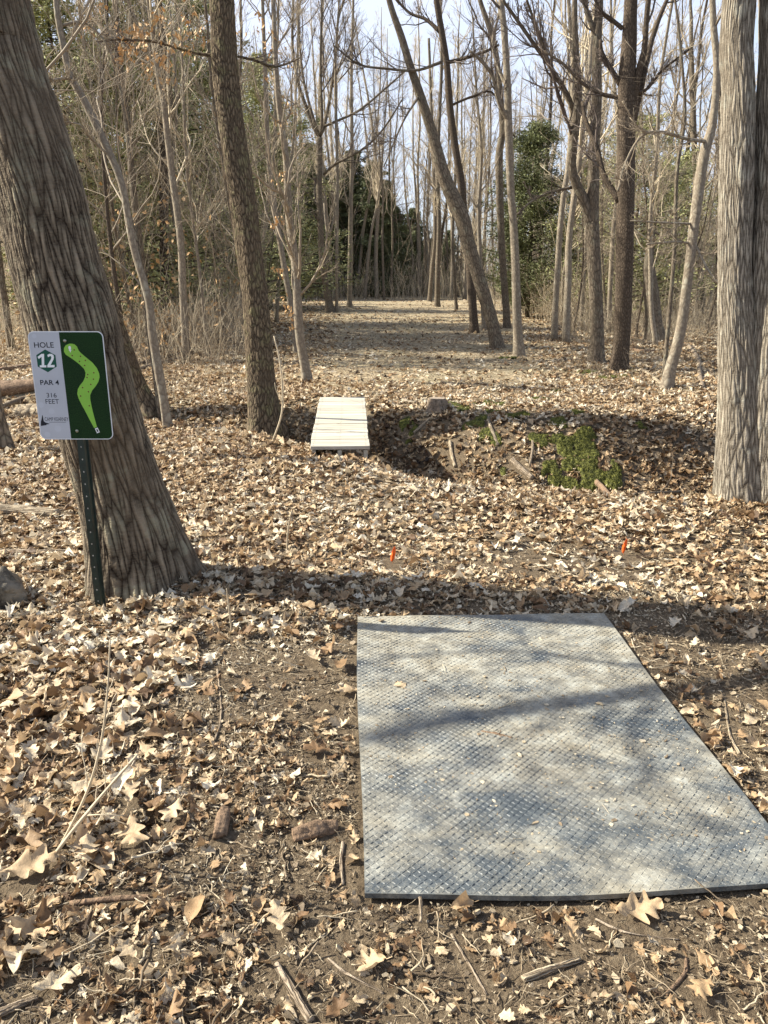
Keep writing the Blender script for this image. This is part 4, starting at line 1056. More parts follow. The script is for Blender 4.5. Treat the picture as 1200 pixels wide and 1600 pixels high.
def bridge():
    zt = .11
    def hit(px, py, z):
        d = ray(px, py); t = (z - CAM_H) / d[2]; return np.array([d[0] * t, d[1] * t, z])
    a = hit(484, 697, zt); b = hit(577, 697, zt); zf = .30
    # far edge chosen so its width matches the near edge
    w = b[0] - a[0]; Yf = None
    for z in np.linspace(.0, .6, 121):
        c = hit(500, 620, z); d = hit(570, 620, z)
        if d[0] - c[0] <= w: zf = z; break
    c = hit(500, 620, zf); d = hit(570, 620, zf)
    mid0 = (a + b) / 2; mid1 = (c + d) / 2; L = float(np.linalg.norm(mid1 - mid0))
    print('bridge', w, L, zf, mid0, mid1)
    root = empty('plank_bridge', tuple(mid0), 'small footbridge of new pale planks crossing the ditch', 'footbridge')
    di = mid1 - mid0; root.rotation_euler = (math.atan2(di[2], math.hypot(di[0], di[1])), 0, -math.atan2(di[0], di[1]))
    m = lumber_mat(); n = int(round(L / .145)); pw = L / n
    V, Fc, tone = [], [], []
    for i in range(n):
        jx = random.uniform(-.006, .006)
        box(V, Fc, jx, (i + .5) * pw, -.019 + random.uniform(-.002, .002), w, pw - random.uniform(.005, .011), .036); tone += [random.random()] * 6
    me = bpy.data.meshes.new('deck'); me.from_pydata(V, [], Fc); me.update()
    at = me.attributes.new('plank', 'FLOAT', 'FACE'); at.data.foreach_set('value', tone)
    o = obj('deck', me, m, root)
    bv = o.modifiers.new('bevel', 'BEVEL'); bv.width = .004; bv.segments = 2
    V, Fl_, cn_s = [], [], []
    for i in range(n):
        for sx in (-1, 0, 1):
            for sy in (.3, .7):
                cx_ = sx * (w / 2 - .035) + random.uniform(-.006, .006); cy_ = (i + sy) * pw; o0 = len(V)
                V += [(cx_ + .005 * math.cos(q * math.pi / 3), cy_ + .005 * math.sin(q * math.pi / 3), .0025) for q in range(6)]; Fl_ += [o0 + q for q in range(6)]; cn_s.append(6)
    obj('nail_heads', mesh_np('nail_heads', np.array(V), Fl_, cn_s, smooth=False), simple('nail_steel', (.10, .09, .08), .5, .2, 50), o)
    for s in (-1, 0, 1):
        V, Fc = [], []; box(V, Fc, s * (w / 2 - .035), L / 2, -.115, .040, L - .02, .14)
        me = bpy.data.meshes.new('beam'); me.from_pydata(V, [], Fc); me.update()
        at = me.attributes.new('plank', 'FLOAT', 'FACE'); at.data.foreach_set('value', [.3] * 6)
        obj('beam', me, m, root)
    return root
bridge()

# ------------------------------------------------------------------ the sign
def flatpoly(name, pts, th, m, parent, z0=0.0):
    """polygon in the sign's plane (x right, z up, facing -y), front at y=-z0-th"""
    n = len(pts)
    V = [(x, -z0 - th, z) for x, z in pts] + [(x, -z0, z) for x, z in pts]
    Fl = list(range(n)); cn = [n]
    for i in range(n):
        Fl += [i, i + n, (i + 1) % n + n, (i + 1) % n]; cn.append(4)
    Fl += list(range(2 * n - 1, n - 1, -1)); cn.append(n)
    me = mesh_np(name, np.array(V), Fl, cn, smooth=False)
    area = sum(pts[i][0] * pts[(i + 1) % n][1] - pts[(i + 1) % n][0] * pts[i][1] for i in range(n))
    if area < 0: me.flip_normals()
    return obj(name, me, m, parent)
def circle(cx, cz, r, n=16, ry=None): return [(cx + r * math.cos(2 * math.pi * i / n), cz + (ry or r) * math.sin(2 * math.pi * i / n)) for i in range(n)]
def rrect(x0, z0, x1, z1, r, n=8, corners='abcd'):
    out = []
    for (cx, cz, a0, c) in ((x1 - r, z0 + r, -90, 'a'), (x1 - r, z1 - r, 0, 'b'), (x0 + r, z1 - r, 90, 'c'), (x0 + r, z0 + r, 180, 'd')):
        if c in corners:
            for i in range(n + 1):
                a = R(a0 + 90 * i / n); out.append((cx + r * math.cos(a), cz + r * math.sin(a)))
        else:
            out.append((x1 if c in 'ab' else x0, z1 if c in 'bc' else z0))
    return out
def text_mesh(body, bold=0.0, spacing=1.0):
    cu = bpy.data.curves.new('t', 'FONT'); cu.body = body; cu.align_x = 'CENTER'; cu.offset = bold; cu.space_character = spacing; cu.resolution_u = 5
    o = bpy.data.objects.new('t', cu); C.objects.link(o); bpy.context.view_layer.update()
    me = bpy.data.meshes.new_from_object(o.evaluated_get(bpy.context.evaluated_depsgraph_get()))
    bpy.data.objects.remove(o)
    V = np.empty(len(me.vertices) * 3); me.vertices.foreach_get('co', V); V = V.reshape(-1, 3)
    return me, V
def put_text(body, cx, cz, w, h, m, parent, y, name='lettering', bold=0.0):
    me, V = text_mesh(body, bold)
    lo, hi = V.min(0), V.max(0)
    X = cx + ((V[:, 0] - lo[0]) / (hi[0] - lo[0]) - .5) * w; Z = cz + ((V[:, 1] - lo[1]) / (hi[1] - lo[1]) - .5) * h
    me.vertices.foreach_set('co', np.stack([X, np.full(len(X), y), Z], 1).ravel()); me.shade_flat(); me.update()
    return obj(name, me, m, parent)
def sign():
    base = G(157, 956); Y = base[1]
    tl = atY(48.4, 517, Y); tr = atY(165.3, 517, Y); bl = atY(67.5, 684.5, Y); br = atY(180, 684.5, Y)
    W = (tr[0] - tl[0] + br[0] - bl[0]) / 2; Hh = tl[2] - bl[2]; cx = (tl[0] + tr[0] + bl[0] + br[0]) / 4; zb = bl[2]
    print('sign', W, Hh, cx, zb, base)
    root = empty('hole_sign', (base[0], Y, base[2]), 'grey and green hole 12 sign on a dark green steel post', 'sign')
    ox, oz = cx - base[0], zb - base[2]
    # painted steel
    al = simple('sign_aluminium', (.60, .62, .64), .4, .04, 8, spec=.5)
    grey, nt, bs, out = mat('sign_grey'); co = N(nt, 'ShaderNodeTexCoord').outputs['Object']
    LK(nt, ramp(nt, noise(nt, co, 6, 3).outputs['Fac'], [(.3, (.40, .42, .46)), (.7, (.44, .46, .50))]).outputs[0], bs.inputs['Base Color']); bs.inputs['Roughness'].default_value = .7; bs.inputs['Specular IOR Level'].default_value = .2
    green, nt, bs, out = mat('sign_grass_print'); co = N(nt, 'ShaderNodeTexCoord').outputs['Object']
    nn = noise(nt, co, 210, 5, .8); n2 = noise(nt, co, 6, 3)
    c = ramp(nt, nn.outputs['Fac'], [(.3, (.003, .009, .003)), (.5, (.008, .026, .008)), (.72, (.03, .07, .018))]).outputs[0]
    c = mix(nt, ramp(nt, n2.outputs['Fac'], [(.4, (0, 0, 0)), (.65, (.4, .4, .4))]).outputs[0], c, (.012, .042, .010))
    LK(nt, c, bs.inputs['Base Color']); bs.inputs['Roughness'].default_value = .75; bs.inputs['Specular IOR Level'].default_value = .15
    lime = simple('sign_lime', (.22, .46, .06), .7, .06, 5); black = simple('sign_black', (.012, .014, .02), .7, .1, 5)
    dgreen = simple('sign_dark_green', (.008, .07, .045), .7, .1, 5); white = simple('sign_white', (.72, .74, .74), .7, .05, 5)
    red = simple('sign_dot_brown', (.12, .04, .02), .7, .1, 5); pale = simple('sign_pale_spot', (.45, .475, .52), .7, .02, 5)
    gold = simple('zinc_bolt', (.30, .30, .24), .35, .2, 60, metallic=.8)
    def S(x, y):
        v = (y - 122) / (1300 - 122); xl = 130 + 132 * v; xr = 955 + 103 * v
        return (ox + ((x - xl) / (xr - xl) - .5) * W, oz + (1 - v) * Hh)
    sw = W / 810
    r0 = .028; x0, x1, z0, z1 = ox - W / 2, ox + W / 2, oz, oz + Hh; bd = .004
    yb = .030                                                          # plate stands before the post
    flatpoly('plate', rrect(x0, z0, x1, z1, r0), .003, al, root, yb)
    f0 = yb + .003
    dv = S(468, 140)[0]; dvb = S(603, 1290)[0]; dm = (dv + dvb) / 2
    flatpoly('grey_panel', rrect(x0 + bd, z0 + bd, dm, z1 - bd, r0 - bd, corners='cd'), .0004, grey, root, f0)
    flatpoly('green_panel', rrect(dm, z0 + bd, x1 - bd, z1 - bd, r0 - bd, corners='ab'), .0004, green, root, f0)
    f1 = f0 + .0004
    fw = [(590, 252), (622, 252), (648, 260), (672, 282), (690, 325), (715, 352), (770, 398), (840, 455), (885, 512), (910, 570), (914, 610), (900, 660), (870, 708), (830, 755), (808, 805), (808, 850),
          (820, 920), (840, 1010), (860, 1090), (878, 1160), (847, 1172), (800, 1080), (755, 990), (710, 905), (680, 840), (667, 790), (675, 740), (698, 700), (735, 655), (757, 605), (762, 560), (745, 520), (700, 475), (640, 428),
          (590, 395), (548, 368), (529, 335), (530, 300), (550, 268)]
    fair = flatpoly('fairway_shape', [S(*p) for p in fw], .0003, lime, root, f1)
    f2 = f1 + .0003
    for p in [(642, 318), (619, 378), (709, 386), (762, 430), (698, 440), (753, 484), (852, 563), (785, 582), (777, 614), (847, 632), (817, 689), (727, 724), (790, 769), (704, 816), (797, 923)]:
        q = S(*p); flatpoly('dot', circle(q[0], q[1], 8.5 * sw, 10), .0003, red, root, f2)
    b_ = S(593, 296); pts = circle(b_[0], b_[1], 15 * sw, 12, 20 * sw)
    flatpoly('basket_mark', pts, .0003, white, root, f2)
    b_ = S(597, 326); flatpoly('basket_mark', [(b_[0] - 16 * sw, b_[1] + 6 * sw), (b_[0] - 5 * sw, b_[1] - 2 * sw), (b_[0] - 2 * sw, b_[1] - 18 * sw), (b_[0] + 4 * sw, b_[1] - 18 * sw), (b_[0] + 6 * sw, b_[1] - 2 * sw), (b_[0] + 18 * sw, b_[1] + 6 * sw), (b_[0], b_[1] + 14 * sw)], .0003, white, root, f2 + .0001)
    t_ = S(882, 1198); a = R(20)
    def rot(x, z): return (t_[0] + (x * math.cos(a) - z * math.sin(a)) * sw, t_[1] + (x * math.sin(a) + z * math.cos(a)) * sw)
    flatpoly('tee_mark', [rot(-17, -28), rot(17, -28), rot(17, 28), rot(-17, 28)], .0003, white, root, f2)
    flatpoly('tee_mark', [rot(-7, -17), rot(7, -17), rot(7, 14), rot(-7, 14)], .0003, black, root, f2 + .0004)
    hx = S(337, 435); hr = 122 * sw
    flatpoly('number_badge', [(hx[0] + hr * .98 * math.cos(R(90 + 60 * i)), hx[1] + hr * math.sin(R(90 + 60 * i))) for i in range(6)], .0003, dgreen, root, f1)
    def tx(s, x, y, w, h, m, yy, bold=0): q = S(x, y); return put_text(s, q[0], q[1], w * sw, h * sw, m, root, -yy, bold=bold)
    tx('HOLE', 311, 266, 212, 58, black, f1 + .0003, .012)
    f3 = f1 + .0003
    one = [(240, 392), (283, 360), (311, 360), (311, 482), (334, 482), (334, 505), (262, 505), (262, 482), (284, 482), (284, 392), (252, 414)]
    two = [(347, 372), (368, 360), (394, 360), (414, 374), (419, 398), (413, 422), (380, 480), (424, 478), (424, 504), (345, 505), (345, 482), (384, 420), (391, 400), (387, 386), (376, 383), (354, 396)]
    for g_ in (one, two): flatpoly('number', [S(*p) for p in g_], .0003, white, root, f3)
    tx('PAR 4', 366, 668, 205, 54, black, f1 + .0003, .018)
    tx('316', 385, 807, 110, 50, black, f1 + .0003, .002)
    tx('FEET', 392, 876, 148, 50, black, f1 + .0003, .002)
    tx('CAMP KEARNEY', 436, 1072, 262, 42, black, f1 + .0003, .0)
    q = S(450, 1106); flatpoly('emblem', [(q[0] - 95 * sw, q[1] - 2 * sw), (q[0] + 90 * sw, q[1] - 2 * sw), (q[0] + 90 * sw, q[1] + 2 * sw), (q[0] - 95 * sw, q[1] + 2 * sw)], .0002, black, root, f1)
    em = [(262, 1148), (264, 1100), (272, 1070), (278, 1030), (284, 1028), (290, 1062), (296, 1095), (312, 1108), (335, 1116), (362, 1124), (340, 1130), (320, 1132), (330, 1138), (300, 1143)]
    flatpoly('emblem', [S(*p) for p in em], .0002, black, root, f1)
    for p, r in (((268, 915), 32), ((383, 985), 32), ((450, 1180), 36), ((335, 1245), 32), ((208, 172), 24)):
        q = S(*p); flatpoly('pale_spot', circle(q[0], q[1], r * sw, 20), .00015, pale, root, f1)
    for p in ((543, 222), (660, 1204)):
        q = S(*p); n = 14; V, Fl, cn = [], [], []
        for rr, yy in ((19, 0), (19, .003), (13, .006), (5, .0075)):
            V += [(q[0] + rr * sw * math.cos(2 * math.pi * i / n), -f1 - yy, q[1] + rr * sw * math.sin(2 * math.pi * i / n)) for i in range(n)]
        for l in range(3):
            for i in range(n): Fl += [l * n + i, l * n + (i + 1) % n, (l + 1) * n + (i + 1) % n, (l + 1) * n + i]; cn.append(4)
        Fl += [3 * n + i for i in range(n)]; cn.append(n)
        obj('bolt', mesh_np('bolt', np.array(V), Fl, cn), gold, root)
    # U-channel post with a row of holes
    steel = simple('green_post_steel', (.006, .018, .015), .4, .4, 30, .0006, spec=.5)
    topz = oz + Hh - .02; pxo = S(655, 700)[0] * 0 + (atY(127, 684, Y)[0] - base[0])
    lean = -(pxo) / (oz)                                               # post leans very slightly
    prof = [(-.028, .010), (-.020, .010), (-.014, -.014), (.014, -.014), (.020, .010), (.028, .010), (.028, .013), (.018, .013), (.0115, -.0105), (-.0115, -.0105), (-.018, .013), (-.028, .013)]
    zs = np.linspace(-.25, topz, 40); V = []; K = len(prof)
    for z in zs: V += [(x + pxo * min(1, max(0, z / oz)), y + .0, z) for x, y in prof]
    V = np.array(V); idx = np.arange(len(V)).reshape(len(zs), K); nxt = np.roll(idx, -1, 1)
    Fq = np.stack([idx[:-1], nxt[:-1], nxt[1:], idx[1:]], -1).reshape(-1, 4)
    Fl = np.r_[Fq.ravel(), idx[-1]]; cn = np.r_[np.full(len(Fq), 4), K]
    pst = obj('post', mesh_np('post', V, Fl, cn, smooth=False), steel, root)
    hole = simple('hole_glint', (.35, .34, .30), .5, .2, 20)
    V, Fl, cn = [], [], []; k = 10
    for z in np.arange(.06, oz - .01, .062):
        xx = pxo * z / oz; o = len(V)
        V += [(xx + .0033 * math.cos(2 * math.pi * i / k), -.0147, z + .0042 * math.sin(2 * math.pi * i / k)) for i in range(k)]; Fl += [o + i for i in range(k)]; cn.append(k)
    obj('hole_row', mesh_np('hole_row', np.array(V), Fl, cn, smooth=False), hole, pst)
sign()

# ------------------------------------------------------------------ orange flags
def flag(px, py, h_px, lean, label):
    p = G(px, py); s = zc(p) / F; h = h_px * s; KO.append((p[0], p[1], .07)); KO.append((p[0], p[1] - .12, .06))
    root = empty('marker_flag', tuple(p), label, 'marker flag', 'orange marker flags')
    orange = bpy.data.materials.get('flag_orange') or simple('flag_orange', (.85, .13, .02), .5, .1, 30)
    wire = bpy.data.materials.get('flag_wire') or simple('flag_wire', (.5, .2, .08), .5, .2, 30)
    T = Tubes(); T.add(np.array([(0, 0, -.05), (lean * .3, 0, h * .5), (lean, 0, h * .95)]), np.array([.0015] * 3), 6); obj('wire', T.mesh('wire'), wire, root)
    V, Fl, cn = [], [], []; n = 9
    for i in range(n):
        t = i / (n - 1); z = h * (.12 + .88 * t); w = .014 * (math.sin(math.pi * (t * .75 + .18)) ** .8) ; xo = lean * t
        V += [(xo - w, -.002 + .008 * math.sin(t * 5), z), (xo, -.006 + .004 * math.sin(t * 9), z + .002), (xo + w, .004 + .006 * math.sin(t * 4 + 1), z + .006)]
    for i in range(n - 1):
        for j in range(2): a = i * 3 + j; Fl += [a, a + 1, a + 4, a + 3]; cn.append(4)
    o = obj('flag', mesh_np('flag', np.array(V), Fl, cn), orange, root)
    sd = o.modifiers.new('solid', 'SOLIDIFY'); sd.thickness = .001
flag(613, 881, 27, .012, 'small orange marker flag nearer the middle of the path')
flag(974, 868, 26, .008, 'thin orange marker flag on the right of the path')

# ------------------------------------------------------------------ stump, logs, sticks
def log(name, pts, label, cat, m='stick', group=None, lift=.5, sides=10, n=20, rough=.08, twigs=0, raise_=0.0):
    P, Q = [], []
    for (a, b, w) in pts:
        g = G(a, b); r = w / 2 * zc(g) / F; g[2] += r * lift + raise_; P.append(g); Q.append(r)
    Pt, Qt = resample(P, Q, n); Pt = Pt + rng.normal(0, 1, Pt.shape) * Qt[:, None] * .05
    T = Tubes(); T.add(Pt, Qt, sides)
    if twigs: a, b = spawn(Pt[None], Qt[None], twigs, .2, .9, .3, .5, .7, 6, .02, .2, .6, .002); T.add(a, b, 4)
    for p_, q_ in zip(Pt[::2], Qt[::2]): KO.append((p_[0], p_[1], q_ * 1.3 + .012))
    s = random.random() * 6
    base = Pt[0].copy(); base[2] = tz(base[0], base[1])
    o = obj(name, T.mesh(name, base, lambda rr, P_, th: rr * (1 + rough * np.sin(3 * th + s) + rough * .7 * np.sin(5 * th + P_[:, :, 0, None] * 30))), M[m])
    o.location = tuple(base)
    tag(o, label, cat, group); return o

log('fallen_log', [(-30, 799, 17), (30, 803, 18), (92, 807, 15)], 'pale barkless log at the left edge before the thick oak', 'log', 'palewood')
log('fallen_branch', [(-20, 862, 6), (50, 865, 6), (112, 862, 4)], 'thin branch lying left of the sign post', 'branch')
log('fallen_branch', [(15, 905, 5), (60, 895, 5), (110, 890, 3)], 'thin forked stick just left of the sign post foot', 'branch', twigs=4)
log('fallen_log', [(-30, 618, 28), (20, 615, 26), (62, 608, 22)], 'thick dark rotten log left of the sign plate', 'log', 'rotten', sides=16)
log('fallen_branch', [(-20, 648, 9), (30, 628, 9), (66, 618, 7)], 'slanting branch lying before the dark rotten log', 'branch')
log('hollow_log', [(28, 650, 22), (45, 650, 24), (68, 652, 24)], 'short pale hollow log beside the sign plate', 'log', 'palewood', sides=16)
log('fallen_branch', [(-10, 583, 10), (30, 577, 9), (60, 572, 7)], 'dark branch lying behind the dark rotten log', 'branch', 'rotten')
log('fallen_branch', [(203, 577, 9), (250, 565, 9), (306, 550, 7)], 'upper of two long branches lying behind the bent pale tree', 'branch', 'brown', twigs=3)
log('fallen_branch', [(205, 584, 8), (240, 573, 8), (282, 562, 6)], 'lower of two long branches lying behind the bent pale tree', 'branch', twigs=3)
log('fallen_branch', [(980, 546, 6), (1000, 552, 7), (1023, 551, 5)], 'dark branch on the ground between dark brown oak and snapped trunk', 'branch', 'rotten', twigs=3)
log('fallen_branch', [(1000, 580, 7), (1020, 592, 7), (1040, 610, 6)], 'pale branch lying at the foot of the smooth leaning tree', 'branch', 'palewood')
log('fallen_branch', [(1075, 542, 7), (1090, 563, 7), (1095, 597, 8), (1113, 637, 7)], 'long pale branch running down towards the double trunk', 'branch')
log('fallen_branch', [(868, 508, 5), (890, 525, 5), (912, 545, 4)], 'thin branch lying on the litter left of the forked grey tree', 'branch', twigs=4)
log('fallen_branch', [(800, 722, 9), (815, 735, 9), (832, 750, 8)], 'stout stick leaning down the far ditch bank', 'branch')
log('fallen_branch', [(915, 742, 7), (932, 757, 9), (955, 778, 8)], 'dark stick just below the large moss cushion', 'branch', 'rotten', twigs=3)
log('fallen_branch', [(703, 693, 6), (706, 712, 6), (711, 731, 5)], 'short pale stick low on the ditch bank right of the bridge', 'branch', 'palewood')
log('fallen_branch', [(757, 643, 5), (765, 665, 5), (778, 699, 6)], 'thin pale stick crossing the upper moss patches', 'branch', 'palewood')
log('fallen_branch', [(646, 680, 4), (658, 668, 4), (672, 655, 3)], 'slender twig by the small moss patch right of the bridge', 'branch', 'palewood')
log('fallen_branch', [(822, 640, 4), (832, 690, 4), (828, 730, 4)], 'thin twig lying up the ditch bank left of the moss cushion', 'branch')
log('fallen_branch', [(990, 780, 6), (1060, 775, 5), (1130, 772, 4), (1210, 768, 4)], 'long thin branch lying across the foot of the double trunk', 'branch', 'mid', twigs=4, raise_=.03)
log('stick', [(816, 1541, 12), (850, 1526, 13), (906, 1508, 9)], 'pale broken stick below the near edge of the mat', 'stick', 'palewood')
log('stick', [(432, 1512, 11), (455, 1550, 12), (486, 1602, 13)], 'thick grey stick at the bottom edge left of the mat', 'stick')
log('rotten_chunk', [(458, 1316, 20), (490, 1306, 26), (527, 1296, 17)], 'crumbling brown wood chunk left of the mat', 'rotten wood', 'rotten', sides=16, rough=.15)
log('rotten_chunk', [(343, 1318, 20), (347, 1290, 22), (352, 1272, 15)], 'rotten wood stub standing in a dark hole in the soil', 'rotten wood', 'rotten', sides=16, rough=.15)
log('stick', [(640, 1392, 5), (656, 1412, 6), (657, 1452, 5)], 'bent twig lying over the near mat edge', 'stick', raise_=.018)
log('stick', [(680, 1383, 4), (708, 1392, 4), (738, 1409, 3)], 'straight thin twig lying on the mat near its lower left corner', 'stick', raise_=.018)
log('stick', [(512, 1500, 5), (545, 1528, 5), (600, 1560, 4)], 'thin bent twig below the left corner of the mat', 'stick')
log('stick', [(536, 1318, 6), (533, 1350, 6), (536, 1385, 5)], 'twig lying along the left mat edge', 'stick')
log('stick', [(1040, 1560, 6), (1068, 1530, 6), (1072, 1500, 5)], 'dark crooked twig in the bottom right corner', 'stick', 'rotten', twigs=3)
log('stick', [(705, 1465, 4), (730, 1510, 4), (760, 1560, 4)], 'slender twig pointing down from the mat to the bottom edge', 'stick')
log('stick', [(0, 1590, 14), (30, 1575, 13), (60, 1560, 9)], 'stout grey stick in the bottom left corner', 'stick')
log('stick', [(110, 1415, 9), (170, 1412, 9), (235, 1408, 7)], 'long flat brown stick among the leaves on the left', 'stick', 'rotten')
log('stick', [(752, 1152, 4), (780, 1158, 4), (800, 1162, 3)], 'tiny dark twigs lying in the middle of the mat', 'stick', 'rotten', raise_=.018, twigs=5)
log('stick', [(340, 1050, 4), (346, 1120, 4), (335, 1160, 3)], 'thin twig lying on bare soil left of the mat', 'stick')
log('stick', [(930, 1440, 5), (980, 1462, 4), (1060, 1475, 3)], 'small twig lying right under the near mat edge', 'stick')
log('stick', [(1155, 1180, 5), (1140, 1150, 4), (1132, 1095, 3)], 'pale twig standing beside the right mat edge', 'stick', 'palewood')

def stump():
    c = G(683, 640); s = zc(c) / F; r = 15 * s; h = 17 * s; root = empty('tree_stump', tuple(c), 'low sawn tree stump on the bank right of the bridge', 'stump')
    k = 40; rows = 8; V = []
    for j in range(rows + 1):
        t = j / rows; 
        for i in range(k):
            th = 2 * math.pi * i / k; rr = r * (1 + .7 * (1 - t) ** 2 * (.5 + .5 * math.cos(5 * th))) * (1 - .12 * max(0, t - .8) * 5) * (1 + .06 * math.sin(9 * th + t * 3) + .04 * math.sin(17 * th))
            V.append((rr * math.cos(th), rr * math.sin(th), -.05 + (h + .05) * t))
    Fl, cn = [], []
    for j in range(rows):
        for i in range(k): Fl += [j * k + i, j * k + (i + 1) % k, (j + 1) * k + (i + 1) % k, (j + 1) * k + i]; cn.append(4)
    obj('bark', mesh_np('bark', np.array(V), Fl, cn), simple('stump_bark', (.22, .165, .115), .9, .5, 25, .02), root)
    top = [(r * .86 * math.cos(2 * math.pi * i / k) * (1 + .05 * math.sin(9 * 2 * math.pi * i / k + 3)), r * .86 * math.sin(2 * math.pi * i / k) * (1 + .05 * math.sin(9 * 2 * math.pi * i / k + 3)), h + .003) for i in range(k)]
    obj('cut_face', mesh_np('cut_face', np.array(top), list(range(k)), [k], smooth=False), simple('cut_wood', (.28, .22, .16), .8, .3, 30), root)
stump()

def rock(px, py, w, h, label):
    c = G(px, py); s = zc(c) / F; me = bpy.data.meshes.new('rock')
    import bmesh
    bm = bmesh.new(); bmesh.ops.create_icosphere(bm, subdivisions=5, radius=1)
    from mathutils import noise as mn
    for v in bm.verts:
        p = v.co.copy(); q = Vector((max(-.62, min(.72, p.x)), max(-.7, min(.66, p.y)), min(p.z, .95 - .9 * abs(p.x + .15), .9 - .7 * abs(p.y))))
        q *= 1 + .10 * mn.noise(p * 1.8) + .05 * mn.noise(p * 5) + .02 * mn.noise(p * 14)
        v.co = Vector((q.x * w * s * .7, q.y * w * s * .8, q.z * h * s * .7))
    bm.to_mesh(me); bm.free()
    for p in me.polygons: p.use_smooth = True
    o = obj('rock', me, simple('grey_stone', (.17, .145, .11), .95, .6, 9, .03)); o.location = (c[0], c[1], c[2] + h * s * .2); o.rotation_euler = (.1, .25, .6); tag(o, label, 'rock')
rock(8, 940, 58, 70, 'grey-brown angular rock at the left edge by the sign post')

# dead stems standing in the left foreground
def dead_stem(pts, label, tw=6):
    b = G(*pts[0][:2]); Y = b[1]; KO.append((b[0], b[1], .03)); P = [atY(a, c, Y - .03 * i) for i, (a, c, w) in enumerate(pts)]; P[0] = b - np.array([0, 0, .02])
    Q = [w / 2 * zc(p) / F for p, (_, _, w) in zip(P, pts)]
    Pt, Qt = resample(P, Q, 18); T = Tubes(); T.add(Pt, Qt, 6); a, c = spawn(Pt[None], Qt[None], tw, .3, .95, .25, .6, .6, 6, .02, .15, .3, .0012); T.add(a, c, 4)
    o = obj('dead_stem', T.mesh('dead_stem', b), M['twig_pale']); o.location = tuple(b); tag(o, label, 'dead stem')
dead_stem([(75, 1345, 7), (120, 1290, 6), (170, 1230, 5), (214, 1180, 4)], 'grey dead stem slanting right in the left foreground')
dead_stem([(85, 1335, 6), (135, 1240, 5), (158, 1160, 4), (168, 1080, 3), (172, 1000, 2)], 'taller thin dead stem rising among the left leaves')
dead_stem([(362, 985, 3), (358, 950, 3), (354, 920, 2)], 'short upright twig right of the thick oak foot', 3)
dead_stem([(425, 690, 3), (441, 640, 3), (438, 570, 3), (428, 525, 2)], 'thin bare shoot beside the tall dark oak', 4)
dead_stem([(448, 860, 3), (450, 830, 3), (455, 800, 2)], 'short dry stem standing in the leaves before the bridge', 3)

# single leaves that stand out
def lone_leaf(px, py, size, rz, tone, label, tilt=(0, 0), z=.02, idx=0):
    c = G(px, py); me = leaf_template('oak_leaf', idx, 23, 5, .35, .22, 3.0 + .4 * (idx % 3)); tilt = (tilt[0] * .6, tilt[1] * .6)
    o = obj('oak_leaf', me, M['leaf_one']); o.location = (c[0], c[1], c[2] + z); o.rotation_euler = (tilt[0], tilt[1], rz)
    KO.append((c[0], c[1], size * zc(c) / F * .38)); KO.append((c[0], c[1] - .05, size * zc(c) / F * .25))
    L = size * .88 * zc(c) / F; o.scale = (L, L, L); o['tone'] = tone - .14; tag(o, label, 'leaf', None)
lone_leaf(995, 1437, 84, R(-80), .70, 'large curled tan oak leaf against the near mat edge', (.1, .35), .02, 1)
lone_leaf(628, 1082, 34, R(40), .80, 'small pale leaf lying on the upper left of the mat', (.1, .1), .022, 2)
lone_leaf(541, 1087, 46, R(95), .74, 'notched tan oak leaf touching the left mat edge', (.2, .1), .02, 3)
lone_leaf(1098, 1108, 38, R(100), .38, 'curled brown leaf on bare soil right of the mat', (.5, .2), .02, 4)
lone_leaf(210, 1320, 66, R(200), .72, 'large five-pointed tan oak leaf in the left foreground', (-.25, .1), .03, 1)
lone_leaf(272, 1280, 54, R(160), .80, 'pale oak leaf beside the dark hole', (-.2, .1), .03, 6)
lone_leaf(205, 1255, 48, R(10), .78, 'upright tan oak leaf above the large five-pointed one', (.3, .1), .03, 3)
lone_leaf(495, 1180, 48, R(80), .42, 'reddish brown oak leaf on the soil left of the mat', (.1, .1), .02, 0)
lone_leaf(490, 1035, 44, R(30), .86, 'whitish lobed leaf above left of the mat', (.1, .3), .02, 5)
lone_leaf(435, 1450, 60, R(20), .82, 'light crumpled leaf cluster near the bottom centre', (.35, .2), .03, 7)
lone_leaf(890, 1460, 40, R(0), .66, 'oval grey-brown leaf left of the large curled leaf', (.4, .2), .02, 8)
lone_leaf(1095, 1560, 60, R(130), .62, 'flat square-lobed leaf in the bottom right corner', (.1, .1), .02, 2)
lone_leaf(50, 1365, 90, R(-70), .70, 'large smooth tan leaf at the left edge of the foreground', (.2, .35), .03, 6)
lone_leaf(200, 1505, 46, R(60), .80, 'folded pale tan leaf near the bottom left', (.4, .2), .03, 4)

all_litter()

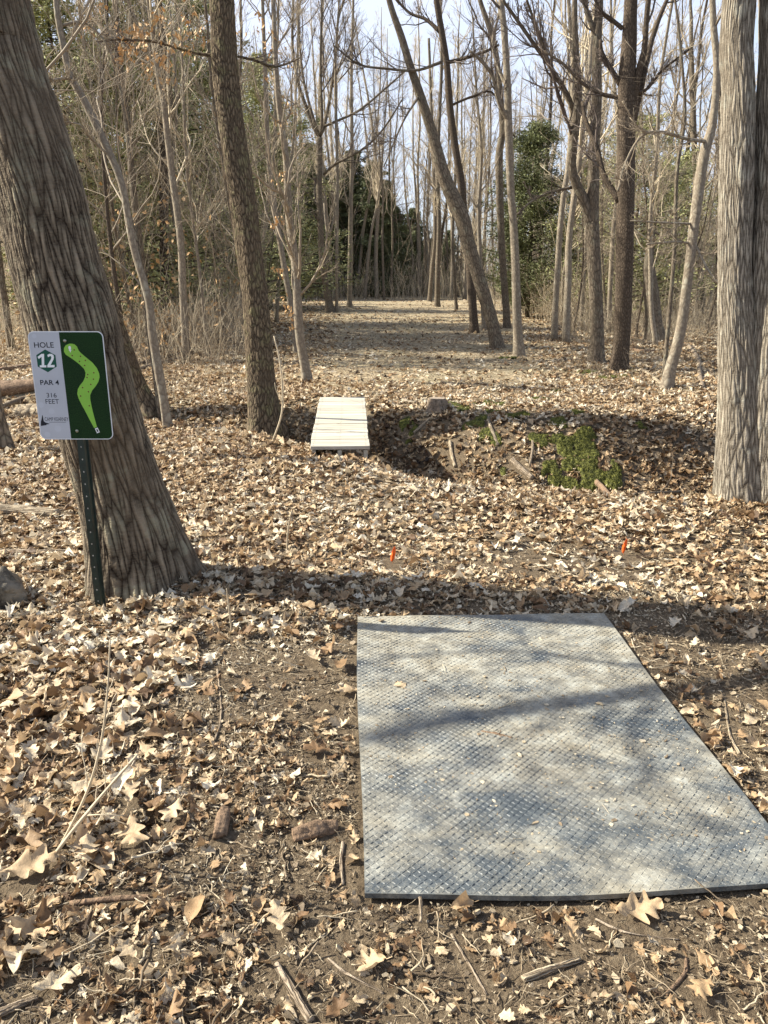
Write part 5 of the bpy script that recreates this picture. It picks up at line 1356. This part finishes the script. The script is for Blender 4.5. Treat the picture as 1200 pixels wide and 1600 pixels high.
# ------------------------------------------------------------------ sky, sun, camera
w = bpy.data.worlds.new('World'); sc.world = w; w.use_nodes = True
nt = w.node_tree; nt.nodes.clear()
wo = nt.nodes.new('ShaderNodeOutputWorld'); bg = nt.nodes.new('ShaderNodeBackground'); sky = nt.nodes.new('ShaderNodeTexSky')
sky.sky_type = 'NISHITA'; sky.sun_disc = False; sky.sun_elevation = SUN_EL; sky.sun_rotation = math.atan2(SUN_AZ[0], SUN_AZ[1]) % (2 * math.pi)
sky.air_density = 1.0; sky.dust_density = 2.0; sky.ozone_density = 1.5
tc = nt.nodes.new('ShaderNodeTexCoord'); mp = mapping(nt, tc.outputs['Generated'], (1, 1, 2.6))
cn_ = noise(nt, mp, 2.1, 6, .6, .5)
cf = ramp(nt, cn_.outputs['Fac'], [(.36, (.35, .35, .35)), (.60, (.97, .97, .97))])
sz_ = nt.nodes.new('ShaderNodeSeparateXYZ'); LK(nt, tc.outputs['Generated'], sz_.inputs[0])
low = ramp(nt, sz_.outputs[2], [(0, (1, 1, 1)), (.34, (.9, .9, .9)), (.75, (.25, .25, .25))])       # bright hazy cloud low down, clearer overhead
fac_ = math_(nt, 'MULTIPLY', cf.outputs[0], low.outputs[0])
LK(nt, mix(nt, fac_, sky.outputs[0], (3.9, 4.25, 5.1)), bg.inputs[0]); bg.inputs[1].default_value = .10
LK(nt, bg.outputs[0], wo.inputs[0])
sun = bpy.data.lights.new('sun', 'SUN'); sun.energy = 5.0; sun.angle = R(.55); sun.color = (1, .955, .83)
so = bpy.data.objects.new('sun', sun); C.objects.link(so)
c_ = math.cos(SUN_EL); v = Vector((-SUN_AZ[0] * c_, -SUN_AZ[1] * c_, -math.sin(SUN_EL)))
so.rotation_euler = v.to_track_quat('-Z', 'Y').to_euler(); so.location = (-20, 8, 20)

cam = bpy.data.cameras.new('camera'); co = bpy.data.objects.new('camera', cam); C.objects.link(co)
co.location = (0, 0, CAM_H); co.rotation_euler = (math.pi / 2 - PITCH, 0, 0)
cam.sensor_fit = 'VERTICAL'; cam.sensor_height = 36; cam.lens = 36 * F / 1600; cam.clip_start = .05; cam.clip_end = 1500
sc.camera = co
sc.view_settings.view_transform = 'Standard'; sc.view_settings.look = 'None'; sc.view_settings.gamma = 1; sc.view_settings.exposure = 1.34
sc.render.resolution_x = 768; sc.render.resolution_y = 1024
sc.cycles.max_bounces = 4; sc.cycles.diffuse_bounces = 3; sc.cycles.transparent_max_bounces = 4
